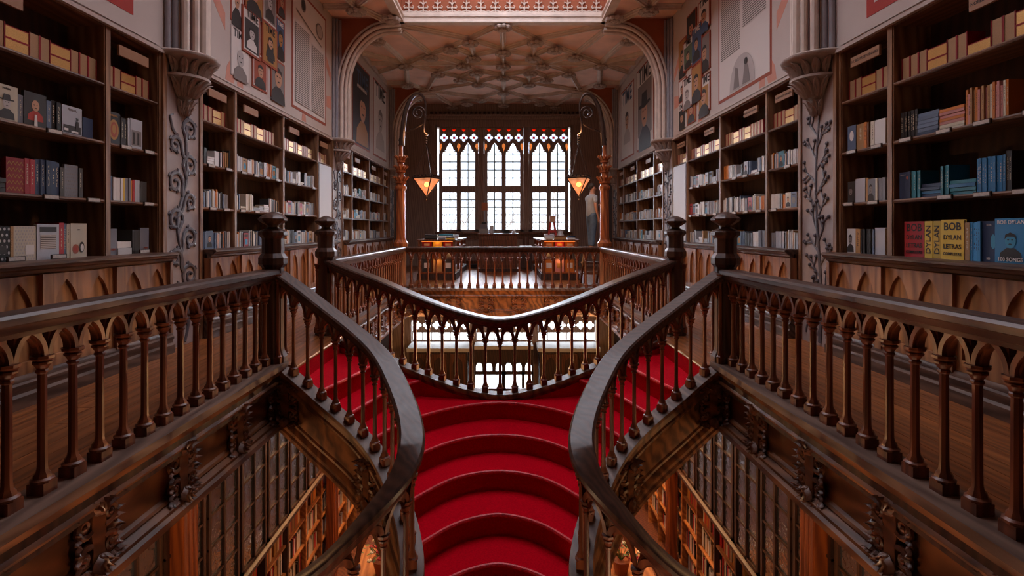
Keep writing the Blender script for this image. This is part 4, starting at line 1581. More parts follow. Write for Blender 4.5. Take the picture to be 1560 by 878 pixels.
def bookcase(s, bay):
    comps = BAYS[bay]
    ya, yb = comps[0][0] - .07, comps[-1][1] + .06
    root = thing('bookcase', 'tall oak wall bookcase with pointed-arch wainscot, %s on the %s' % (BAYN[bay], SIDE[s]), 'bookcase', (s * XW, (ya + yb) / 2, 0), 'wall bookcases')
    rz = 0 if s < 0 else pi
    far_ = bay == 3
    ys = [ya] + [c for a, b in comps for c in (a, b)] + [yb]
    for i in range(0, len(ys), 2):
        q = MB(); q.box(s * XW, s * (XW + DEP), ys[i], ys[i + 1], 1.20, 3.58)
        if bay < 3: q.box(s * (XW - .012), s * XW, ys[i] + .012, ys[i + 1] - .012, 1.20, 3.58)
        q.build('upright', 'upright_wood', root, smooth=False)
    for ci, (a, b) in enumerate(comps):
        for z in ROWZ[1:]:
            q = MB(); q.box(s * (XW + .006), s * (XW + DEP), a, b, z - .036, z)
            if bay < 3:
                q.tube([(s * (XW + .006), a, z - .018), (s * (XW + .006), b, z - .018)], .016, 6)
            q.build('shelf', 'shelf_wood', root, smooth=False)
        # hanging sign plate below the head
        w_ = b - a
        if bay == 1 and ci == 0: continue
        yy = a + w_ * (.5 if w_ < 1 else .30 if s < 0 else .32)
        sp = place(SIGN, 'sign_plate', root, loc=(s * (XW + .02), yy, 3.40), rotz=rz)
        if s > 0 and bay < 3:
            me = bcache.get('nobel') or text_mesh('NOBEL PRIZE WINNERS', .042, 'lettering', 'ink', bold=.0006)
            bcache['nobel'] = me
            place(me, 'lettering', sp, mat4=wall_mat(s, s * (XW + .02 - .0125), yy, 3.40))
        rnd = random.Random(s * 100 + bay * 10 + ci)
        for z in ROWZ[1:3] + ([ROWZ[0]] if rnd.random() < .4 and bay == 1 else []):
            n = 2 if w_ < 1 else 4
            if bay == 3: continue
            for k in range(n):
                if rnd.random() < .2: continue
                y = a + w_ * (k + .5) / n + rnd.uniform(-.06, .06)
                hh = place(LABEL_H, 'label_holder', root, loc=(s * (XW - .012 if z > 1.21 else XW + .0), y, z - .006 if z > 1.21 else z + .032), rotz=rz)
                place(LABEL_P, 'label_card', hh, loc=(s * (XW - .012 if z > 1.21 else XW + .0), y, z - .006 if z > 1.21 else z + .032), rotz=rz)
    q = MB(); q.box(s * (XW + DEP), s * (XW + DEP + .015), ya, yb, 1.15, 3.58); q.build('back_panel', 'shelf_back', root, smooth=False)
    q = MB(); q.box(s * (XW - .005), s * (XW + DEP), ya, yb, 3.56, 3.60); q.build('head_board', 'shelf_wood', root, smooth=False)
    cp = [(-.40, -.06), (-.40, 0), (.20, 0), (.225, -.01), (.225, -.03), (.205, -.04), (.195, -.06), (.16, -.075), (.15, -.10), (.12, -.115), (.10, -.115), (.10, -.06)]
    q = MB(); q.sweep([(s * XW, ya, 1.20), (s * XW, yb, 1.20)], [(s * a, b) for a, b in cp]); q.build('counter_top', 'counter_wood', root)
    # lower cupboard body, arched wainscot panels and stiles
    q = MB(); q.box(s * (XW - .07), s * (XW + DEP), ya + .02, yb - .02, 0, 1.14); q.build('cupboard_body', 'wainscot_dark', root, smooth=False)
    n = max(1, round((yb - ya) / .92)); W = (yb - ya) / n
    pm_ = wains_panel(W - .10)
    for k in range(n):
        y = ya + k * W + .05
        place(pm_, 'wainscot_panel', root, loc=(s * (XW - .085), y if s < 0 else y + W - .10, 0), rotz=rz)
    for k in range(n + 1):
        y = ya + k * W
        q = MB(); q.box(s * (XW - .150), s * (XW - .06), max(ya, y - .05), min(yb, y + .05), .24, 1.085); q.build('stile', 'wainscot', root, smooth=False)
    bp = [(.06, 0), (.06, .26), (.13, .26), (.145, .24), (.145, .21), (.165, .195), (.165, .17), (.15, .15), (.15, .12), (.175, .10), (.175, 0)]
    q = MB(); q.sweep([(s * XW, ya, 0), (s * XW, yb, 0)], [(s * a, b) for a, b in bp]); q.build('base_moulding', 'counter_wood', root)
    return root


for s in (-1, 1):
    for b in (1, 2, 3): bookcase(s, b)
    ip = MB(); ip.box(s * (XW - .035), s * (XW - .015), 11.99, 12.84, 1.22, 2.93)
    ib = ip.build('info_board', 'info_white', smooth=False, label='tall plain white board covering the %s shelves beside the middle pilaster' % SIDE[s], category='board')

# ------------------------------------------------------------------ books
def unit_meshes():
    U_ = {}
    t = .07

    def mk(name, boxes, pages):
        q = MB()
        for b in boxes: q.box(*b)
        p = MB(); p.box(*pages)
        U_[name] = (q, p)
    mk('spine', [(-1, 0, 0, .08, 0, 1), (-1, 0, .92, 1, 0, 1), (-.03, 0, .08, .92, 0, 1)], (-.97, -.03, .08, .92, .02, .98))
    mk('face', [(-.08, 0, 0, 1, 0, 1), (-1, -.92, 0, 1, 0, 1), (-.92, -.08, 0, .02, 0, 1)], (-.92, -.08, .02, .975, .015, .985))
    mk('flat', [(-1, 0, 0, 1, 0, .08), (-1, 0, 0, 1, .92, 1), (-.03, 0, 0, 1, .08, .92)], (-.97, -.03, .015, .985, .08, .92))
    mk('fore', [(-1, 0, 0, .09, 0, 1), (-1, 0, .91, 1, 0, 1), (-1, -.97, .09, .91, 0, 1)], (-.97, -.03, .09, .91, .02, .98))
    mk('foreflat', [(-1, 0, 0, 1, 0, .07), (-1, 0, 0, 1, .93, 1), (-1, -.97, 0, 1, .07, .93)], (-.97, -.015, .02, .98, .07, .93))
    return U_


UM = unit_meshes()
COVER = {k: v[0].mesh('book_cover', 'book_spine' if k in ('spine', 'flat') and k == 'spine' else 'book_cover', False) for k, v in UM.items()}
PAGES = {k: v[1].mesh('pages', 'gilt' if k == 'foreflat' else 'page_tan' if k == 'fore' else 'page_cream', False) for k, v in UM.items()}
PAL = {'white': '#cfcac6', 'cream': '#c6b8a2', 'pale grey': '#a9a8ad', 'grey': '#77767c', 'slate blue': '#5d6a80', 'blue': '#2d6a94', 'navy': '#25344f', 'black': '#211d1c', 'charcoal': '#3c3835',
       'red': '#a3222b', 'orange': '#c0702e', 'yellow': '#c9a53a', 'tan': '#a67c50', 'brown': '#6b452e', 'teal': '#2b6f7d', 'pink': '#bf7f78', 'green': '#4e6a4b', 'silver': '#8c8a8c', 'ochre': '#9a6f35', 'deep red': '#8f1a22', 'sky blue': '#3d86b5'}
BOOKS = []


def ctx_label(s, bay, ci, ri):
    return '%s shelf, %s section, %s %s bookcase' % (ROWN[ri], SECT[bay][ci], BAYN[bay], SIDE[s])


def fill(s, bay, ci, ri, items, gap=.0):
    a, b = BAYS[bay][ci]
    z = ROWZ[ri]
    W = b - a
    u = .006
    cnt = [0]
    rnd = random.Random(hash((s, bay, ci, ri)) & 0xffff)

    def emit(kind, u0, zz, sc, col, what, decor=None, inset=None, rowlab=None):
        if u0 + sc[1] > W - .002: return False
        ins = inset if inset is not None else rnd.uniform(.03, .045)
        x = s * (XW + ins)
        y = (a + u0) if s < 0 else (b - u0)
        BOOKS.append(dict(kind=kind, loc=(x, y, zz), rz=0 if s < 0 else pi, sc=sc, col=col, what=what, decor=decor, s=s,
                          lab='%s %s, %s from left, %s' % (col, what, ordinal(cnt[0]), rowlab or ctx_label(s, bay, ci, ri)), Y=y, ctx=(s, bay, ci, ri)))
        cnt[0] += 1
        return True
    for it in items:
        k = it[0]
        if k == 'g': u += it[1]; continue
        if k == 'u':          # upright, spine out: n, thickness, height, colour
            _, n, t, h, col = it
            for i in range(n):
                c = rnd.choice(col) if isinstance(col, (list, tuple)) else col
                tt = t * rnd.uniform(.92, 1.08) if n > 1 else t
                hh = h * (rnd.uniform(.97, 1.0) if not isinstance(col, (list, tuple)) else rnd.uniform(.86, 1.06))
                emit('spine', u, z, (min(.3, hh * .68), tt, hh), c, 'upright book' if tt > .02 else 'thin book')
                u += tt + .0012
        elif k == 'f':        # face out: width, height, colour, decor
            _, w, h, col, dec = it[:5]
            emit('face', u, z, (.025 if len(it) < 6 else .2, w, h), col, 'facing book' if len(it) < 6 else it[5], dec); u += w + .004
        elif k == 's':        # lying stack: n, length, thickness, colour, [face-out book on top]
            _, n, L, t, col = it
            ok = True
            for i in range(n):
                c = rnd.choice(col) if isinstance(col, (list, tuple)) else col
                ok = emit('flat', u + (rnd.uniform(0, .006) if i else 0), z + i * (t + .0005), (.16, L - .006, t - .0025), c, 'stacked book') and ok
            u += L + .004
        elif k == 'G':        # gilt volumes upright
            for i in range(it[1]):
                emit('fore', u, z, (.16, .112, .235), 'deep red', 'gilt volume', inset=.06); u += .1125
        elif k == 'P':        # pair of gilt volumes lying
            for i in range(it[1]):
                emit('foreflat', u, z + i * .1085, (.16, .228, .108), 'deep red', 'flat gilt volume', inset=.06)
            u += .2295


LIGHTS = ['white', 'white', 'cream', 'pale grey', 'pale grey', 'white', 'silver', 'grey', 'slate blue', 'cream', 'white', 'tan', 'charcoal', 'orange', 'black']


def auto(s, bay, ci, ri, frac=1.0):
    rnd = random.Random(s * 1000 + bay * 100 + ci * 10 + ri + 3)
    a, b = BAYS[bay][ci]; W = b - a
    items = [('g', .01)]
    u = .01; lim = W * frac
    while u < lim - .05:
        r = rnd.random()
        if r < .16 and u < lim - .22:
            w = rnd.uniform(.15, .18); items.append(('f', w, w * 1.45, rnd.choice(['white', 'cream', 'pale grey', 'charcoal', 'tan', 'slate blue', 'red', 'teal']), 'generic')); u += w
        elif r < .26 and u < lim - .24:
            L = rnd.uniform(.17, .22); n = rnd.randint(2, 4); items.append(('s', n, L, .03, rnd.choice(['white', 'pale grey', 'cream', 'silver']))); u += L
        elif r < .34:
            items.append(('g', .03)); u += .03
        else:
            n = rnd.randint(3, 7); t = rnd.choice([.022, .028, .034])
            n = min(n, int((lim - u) / (t * 1.05)))
            if n < 1: break
            same = rnd.random() < .45
            items.append(('u', n, t, rnd.uniform(.21, .27), rnd.choice(LIGHTS) if same else LIGHTS)); u += n * t * 1.01
    fill(s, bay, ci, ri, items)


def gilt(s, bay, ci):
    a, b = BAYS[bay][ci]; W = b - a
    rnd = random.Random(s * 31 + bay * 7 + ci)
    items = [('g', .03)]; u = .03
    pat = [('G', 3), ('P', 2), ('G', 2), ('P', 2), ('G', 3), ('P', 2), ('G', 2), ('P', 1), ('G', 2), ('P', 2)]
    k = rnd.randint(0, 1) * 0
    lim = W - .06 if W < 1 else W - .10
    for it in pat:
        need = it[1] * .1125 if it[0] == 'G' else .23
        if u + need > lim:
            n = int((lim - u) / .1125)
            if n > 0: items.append(('G', n))
            break
        items.append(it); u += need
    fill(s, bay, ci, 3, items)


# ---- decors: shapes in unit cover space (u right, v up), see decorate()
def portrait(cx, cy, r, skin, coat, hair=None, hat=None):
    k = r * .72           # vertical unit, covers are taller than wide
    sh = [('poly', [(cx - r * 2.1, cy - k * 3.6), (cx - r * 1.9, cy - k * 2.2), (cx - r * .7, cy - k * 1.3), (cx + r * .7, cy - k * 1.3), (cx + r * 1.9, cy - k * 2.2), (cx + r * 2.1, cy - k * 3.6)], coat),
          ('disc', cx, cy, r, k * 1.35, skin)]
    if hair: sh.append(('poly', [(cx - r * 1.05, cy + k * .3), (cx - r * .95, cy + k * 1.1), (cx, cy + k * 1.55), (cx + r * .95, cy + k * 1.1), (cx + r * 1.05, cy + k * .3), (cx + r * .6, cy + k * .75), (cx - r * .6, cy + k * .75)], hair))
    if hat: sh += [('poly', [(cx - r * 2.0, cy + k * .7), (cx, cy + k * .5), (cx + r * 2.0, cy + k * .7), (cx + r * 1.9, cy + k * .95), (cx - r * 1.9, cy + k * .95)], hat),
                   ('poly', [(cx - r * .95, cy + k * .9), (cx + r * .95, cy + k * .9), (cx + r * .8, cy + k * 2.0), (cx - r * .8, cy + k * 2.0)], hat)]
    for e in (-1, 1):
        sh.append(('poly', [(cx + e * r * .2, cy + k * .1), (cx + e * r * .55, cy + k * .1), (cx + e * r * .55, cy + k * .26), (cx + e * r * .2, cy + k * .26)], 'print_dark'))
    sh.append(('poly', [(cx - r * .35, cy - k * .68), (cx + r * .35, cy - k * .68), (cx + r * .2, cy - k * .5), (cx - r * .2, cy - k * .5)], 'print_dark'))
    return sh


DEC = {
    'poesia': [('text', .5, .9, .11, 'POESIA', 'ink')] + portrait(.5, .5, .17, 'paper_grey', 'print_dark', None, 'print_dark'),
    'redcoat': portrait(.5, .62, .17, 'print_skin', 'print_red') + [('poly', [(.42, .02), (.58, .02), (.55, .36), (.45, .36)], 'paper')],
    'pessoa': [('text', .5, .87, .13, 'PESSOA', 'print_grey'), ('rect', .06, .94, .05, .32, 'print_dark'), ('rect', .1, .3, .12, .2, 'paper'), ('rect', .45, .8, .08, .14, 'paper'),
               ('poly', [(.66, .2), (.84, .2), (.82, .5), (.68, .5)], 'print_dark'), ('disc', .75, .56, .05, .05, 'print_dark'), ('rect', .66, .84, .6, .625, 'print_dark')],
    'lion': [('disc', .5, .45, .38, .32, 'print_gold'), ('disc', .5, .45, .26, .24, 'print_rust'), ('disc', .5, .47, .15, .15, 'print_gold'), ('text', .5, .88, .15, 'NARNIA', 'print_gold')],
    'pillars': [('rect', .1, .9, .1, .62, 'print_grey'), ('rect', .2, .36, .14, .55, 'print_dark'), ('rect', .56, .72, .14, .55, 'print_dark')],
    'redgold': [('zig', 'print_gold')],
    'pattern': [('dots', 'print_grey', 7, 9)],
    'ovals': [('dots', 'paper_grey', 4, 6), ('rect', .3, .8, .22, .45, 'print_dark')],
    'beigepat': [('dots', 'paper_grey', 8, 11), ('rect', .5, .9, .18, .45, 'paper')],
    'greyface': [('rect', .12, .88, .78, .92, 'print_dark'), ('type', .15, .85, .3, .7)],
    'rose': [('text', .5, .82, .12, 'ovo', 'print_grey'), ('disc', .3, .25, .2, .14, 'print_rust'), ('disc', .3, .25, .1, .07, 'print_red'), ('disc', .68, .3, .16, .16, 'print_dark'), ('disc', .7, .28, .1, .11, 'paper')],
    '1984': [('text', .6, .2, .24, '1984', 'print_rust')],
    'dylan_red': [('text', .5, .82, .40, 'BOB', 'ink'), ('text', .5, .55, .24, 'DYLAN', 'ink'), ('text', .5, .32, .24, 'LETRAS', 'ink'), ('text', .5, .14, .145, 'COMPLETAS', 'ink')],
    'dylan_spine': [('rot', .5, .5, .85, 'DYLAN', 'ink')],
    'dylan_blue': [('text', .5, .91, .155, 'BOB DYLAN', 'paper')] + portrait(.5, .5, .17, 'teal_print', 'ink', 'ink') + [('text', .5, .08, .155, '100 SONGS', 'paper')],
    'songs_dark': [('text', .55, .91, .2, 'BOB', 'paper_grey'), ('disc', .9, .5, .2, .18, 'teal_print'), ('text', .5, .08, .2, '100', 'paper')],
    'dylan_black': [('rot', .5, .5, .75, 'BOB DYLAN', 'paper')],
    'circle': [('disc', .72, .78, .09, .065, 'print_rust'), ('rect', .1, .6, .88, .91, 'print_grey')],
    'bluewhite': [('disc', .5, .6, .25, .2, 'paper')],
    'faceleft': portrait(.4, .55, .2, 'print_grey', 'print_dark', 'print_dark'),
    'spots': [('dots', 'print_grey', 3, 5)],
    'bird': [('text', .5, .82, .16, 'angsa', 'print_grey'), ('poly', [(.25, .2), (.5, .42), (.72, .45), (.6, .28), (.35, .14)], 'print_dark')],
    'bluehead': [('disc', .5, .5, .26, .26, 'teal_print'), ('rect', .15, .85, .86, .94, 'print_rust')],
    'generic': None}
plain('teal_print', '#2f86a8', 0.6)


def decorate(parent, s, x, y, z, w, h, shapes, eps=.0007, name='cover_print'):
    """shapes on a vertical rectangle; (x, y) is its viewer-left edge on the wall plane, w wide, h high"""
    for k, sh in enumerate(shapes):
        d = eps * (k + 1)
        M = wall_mat(s, x - s * d, y, z)
        kind = sh[0]
        if kind == 'rect':
            q = MB(); q.prism([(sh[1] * w, sh[3] * h), (sh[2] * w, sh[3] * h), (sh[2] * w, sh[4] * h), (sh[1] * w, sh[4] * h)], 0, eps * .6, F_flat)
            place(q.mesh(name, sh[5], False), name, parent, mat4=M)
        elif kind == 'type':
            q = MB(); q.prism([(sh[1] * w, sh[3] * h), (sh[2] * w, sh[3] * h), (sh[2] * w, sh[4] * h), (sh[1] * w, sh[4] * h)], 0, eps * .6, F_flat)
            place(q.mesh('type_column', 'type_block' if h > .8 else 'label_type', False), 'type_column', parent, mat4=M)
        elif kind == 'poly':
            q = MB(); q.prism([(u * w, v * h) for u, v in sh[1]], 0, eps * .6, F_flat)
            place(q.mesh(name, sh[2], False), name, parent, mat4=M)
        elif kind == 'disc':
            q = MB(); q.prism([((sh[1] + sh[3] * cos(2 * pi * i / 18)) * w, (sh[2] + sh[4] * sin(2 * pi * i / 18) * (1 if True else 1)) * h) for i in range(18)], 0, eps * .6, F_flat)
            place(q.mesh(name, sh[5], False), name, parent, mat4=M)
        elif kind == 'dots':
            q = MB()
            for i in range(sh[2]):
                for j in range(sh[3]):
                    cu, cv = (i + .5 + (.25 if j % 2 else -.25)) / sh[2], (j + .5) / sh[3]
                    if not .06 < cu < .94: continue
                    r = .28 / sh[2] * w
                    q.prism([(cu * w + r * cos(t * pi / 3), cv * h + r * 1.2 * sin(t * pi / 3)) for t in range(6)], 0, eps * .6, F_flat)
            place(q.mesh(name, sh[1], False), name, parent, mat4=M)
        elif kind == 'zig':
            q = MB()
            for j in range(5):
                for i in range(8):
                    u0 = .06 + i * .11; v0 = .06 + j * .18; up = i % 2
                    q.prism([(u0 * w, (v0 + (.09 if up else 0)) * h), ((u0 + .11) * w, (v0 + (0 if up else .09)) * h), ((u0 + .11) * w, (v0 + .04 + (0 if up else .09)) * h), (u0 * w, (v0 + .04 + (.09 if up else 0)) * h)], 0, eps * .6, F_flat)
            place(q.mesh(name, sh[1], False), name, parent, mat4=M)
        elif kind in ('text', 'rot'):
            fit = sh[3] * w
            me = text_mesh(sh[4], fit, 'lettering', sh[5], bold=fit * .02)
            if kind == 'rot':
                M = M @ Matrix.Translation((sh[1] * w, sh[2] * h, 0)) @ Matrix.Rotation(pi / 2, 4, 'Z')
            else:
                M = M @ Matrix.Translation((sh[1] * w, sh[2] * h, 0))
                wid = max(v.co.x for v in me.vertices) - min(v.co.x for v in me.vertices)
                if wid > .92 * w:
                    f = .92 * w / wid
                    for v in me.vertices: v.co.x *= f
            place(me, 'lettering', parent, mat4=M)


# ---- contents, read from left to right in the photograph
# left, nearest bay
fill(-1, 1, 1, 3, [('g', .40), ('G', 2), ('P', 2), ('G', 2), ('P', 2), ('G', 3)])
fill(-1, 1, 2, 3, [('g', .02), ('G', 2), ('P', 2), ('G', 3)])
fill(-1, 1, 1, 2, [('g', .38), ('f', .13, .33, 'brown', None), ('f', .21, .30, 'cream', 'poesia'), ('u', 1, .05, .25, 'grey'), ('f', .23, .30, 'charcoal', 'redcoat'), ('u', 1, .05, .27, 'slate blue'), ('u', 2, .05, .28, 'black'),
                   ('g', .01), ('f', .24, .27, 'pale grey', 'pessoa'), ('g', .01), ('f', .13, .2, 'navy', None)])
fill(-1, 1, 2, 2, [('f', .19, .34, 'black', 'lion'), ('u', 2, .06, .31, 'black'), ('u', 1, .035, .32, 'pale grey'), ('f', .2, .33, 'pale grey', 'pillars')])
fill(-1, 1, 1, 1, [('g', .36), ('s', 3, .24, .04, 'charcoal'), ('f', .17, .30, 'deep red', 'redgold'), ('u', 2, .05, .31, 'red'), ('u', 5, .052, .32, 'navy'), ('u', 1, .05, .28, 'charcoal'), ('f', .16, .31, 'grey', 'pattern'), ('u', 1, .05, .3, 'charcoal')])
fill(-1, 1, 2, 1, [('g', .01), ('u', 2, .035, .26, 'slate blue'), ('u', 5, .028, .25, 'white'), ('u', 1, .03, .25, 'yellow'), ('u', 3, .032, .26, 'grey'), ('u', 1, .02, .24, 'orange'), ('u', 1, .04, .25, 'red'), ('u', 2, .04, .25, 'pale grey'), ('f', .11, .24, 'charcoal', None)])
fill(-1, 1, 1, 0, [('g', .48), ('f', .16, .30, 'black', 'ovals'), ('u', 1, .03, .3, 'tan'), ('f', .22, .30, 'cream', 'beigepat'), ('f', .24, .32, 'pale grey', 'greyface'), ('u', 1, .055, .34, 'red'), ('u', 1, .03, .33, 'slate blue'), ('u', 1, .04, .33, 'cream'), ('f', .2, .33, 'cream', 'rose')])
fill(-1, 1, 2, 0, [('f', .15, .28, 'grey', '1984'), ('s', 2, .22, .07, 'white'), ('u', 4, .035, .27, 'charcoal'), ('f', .15, .29, 'grey', '1984')])
# right, nearest bay (viewer's left is the far end)
fill(1, 1, 2, 3, [('g', .03), ('G', 2), ('P', 2), ('G', 3)])
fill(1, 1, 1, 3, [('g', .02), ('G', 3), ('P', 2), ('G', 2), ('P', 1), ('G', 2), ('P', 2), ('G', 1)])
fill(1, 1, 2, 2, [('g', .04), ('f', .15, .30, 'slate blue', 'bluewhite'), ('u', 1, .13, .30, 'tan'), ('u', 1, .05, .30, 'orange'), ('u', 1, .03, .29, 'brown'), ('g', .03), ('u', 1, .06, .29, 'cream'), ('f', .17, .28, 'white', None)])
fill(1, 1, 1, 2, [('g', .03), ('u', 7, .032, .28, 'black'), ('s', 6, .26, .036, ['navy', 'slate blue']), ('s', 7, .28, .028, ['orange', 'cream', 'pink']), ('g', .01), ('u', 17, .022, .30, ['orange', 'cream', 'pink', 'tan'])])
fill(1, 1, 2, 1, [('g', .04), ('f', .14, .25, 'charcoal', 'faceleft'), ('f', .17, .27, 'pale grey', None), ('u', 1, .04, .27, 'tan'), ('f', .12, .25, 'grey', 'faceleft'), ('u', 1, .03, .25, 'cream'), ('u', 4, .03, .25, 'grey')])
fill(1, 1, 1, 1, [('g', .03), ('f', .15, .27, 'navy', 'circle'), ('u', 4, .03, .27, 'teal'), ('s', 4, .24, .032, ['blue', 'navy']), ('u', 3, .03, .28, 'teal'), ('s', 4, .28, .033, ['blue', 'teal']), ('u', 10, .026, .30, 'blue'), ('u', 2, .03, .33, 'black'), ('g', .02)])
fill(1, 1, 2, 0, [('g', .03), ('f', .15, .28, 'white', 'faceleft'), ('u', 1, .08, .28, 'tan'), ('u', 7, .03, .28, 'black'), ('u', 1, .02, .28, 'slate blue'), ('f', .16, .29, 'pale grey', None)])
fill(1, 1, 1, 0, [('g', .09), ('f', .26, .35, 'red', 'dylan_red'), ('f', .098, .35, 'yellow', 'dylan_spine', 'thick spine'), ('f', .098, .35, 'yellow', 'dylan_spine', 'thick spine'), ('f', .25, .36, 'yellow', 'dylan_red'), ('u', 1, .05, .34, 'tan'), ('u', 4, .028, .34, 'sky blue'), ('f', .12, .34, 'navy', 'songs_dark'),
                  ('f', .28, .36, 'sky blue', 'dylan_blue'), ('f', .075, .39, 'black', 'dylan_black', 'thick spine'), ('u', 3, .04, .33, 'grey')])
for s in (-1, 1):
    for bay in (2, 3):
        for ci in range(4):
            gilt(s, bay, ci)
            for ri in (0, 1, 2):
                if bay == 2 and ci == 3: continue
                auto(s, bay, ci, ri, .95 if bay == 2 else .8)

gi = [b for b in BOOKS if b['kind'].startswith('fore')]
od = [b for b in BOOKS if not b['kind'].startswith('fore')]


def jit(c, i):
    f = random.Random(i * 7 + 1).uniform(.78, 1.12)
    return tuple(x * f for x in c[:3]) + (1,)


def book_object(b, i):
    o = place(COVER[b['kind']], 'gilt_volume' if b['kind'].startswith('fore') else 'book', None, loc=b['loc'], rotz=b['rz'], scale=b['sc'], color=jit(lin(PAL[b['col']]), i))
    o['label'] = b['lab']; o['category'] = 'book'
    o['group'] = 'red gilt-edged volumes on the top shelves' if b['kind'].startswith('fore') else 'books on the wall shelves'
    p = place(PAGES[b['kind']], 'pages', None)
    p.parent = o; p.matrix_parent_inverse = Matrix()
    p.location = (0, 0, 0)
    d = b['decor']
    if d:
        s = b['s']; x, y, z = b['loc']
        rnd = random.Random(i)
        sh = DEC[d]
        if sh is None:
            sh = rnd.choice([[('rect', .12, .88, .7, .88, 'print_dark'), ('rect', .2, .8, .15, .55, rnd.choice(['teal_print', 'print_rust', 'print_gold', 'print_grey']))],
                             portrait(.5, .55, .18, 'print_skin', 'print_dark', 'print_dark'),
                             [('disc', .5, .45, .3, .22, rnd.choice(['print_gold', 'teal_print', 'print_grey'])), ('rect', .2, .8, .8, .87, 'ink')],
                             [('rect', .15, .85, .75, .82, 'ink'), ('rect', .15, .7, .64, .69, 'print_grey'), ('rect', .15, .85, .1, .2, 'print_rust')]])
        decorate(o, s, x - s * .0002, y, z, b['sc'][1], b['sc'][2], sh)
    return o


def screen_size(b):
    dep = max(.5, b['loc'][1]); r = FPX / dep
    return b['sc'][2] * r * min(b['sc'][1] * r * (abs(b['loc'][0]) / dep), 1e9) * (1e6 if b['decor'] else 1)


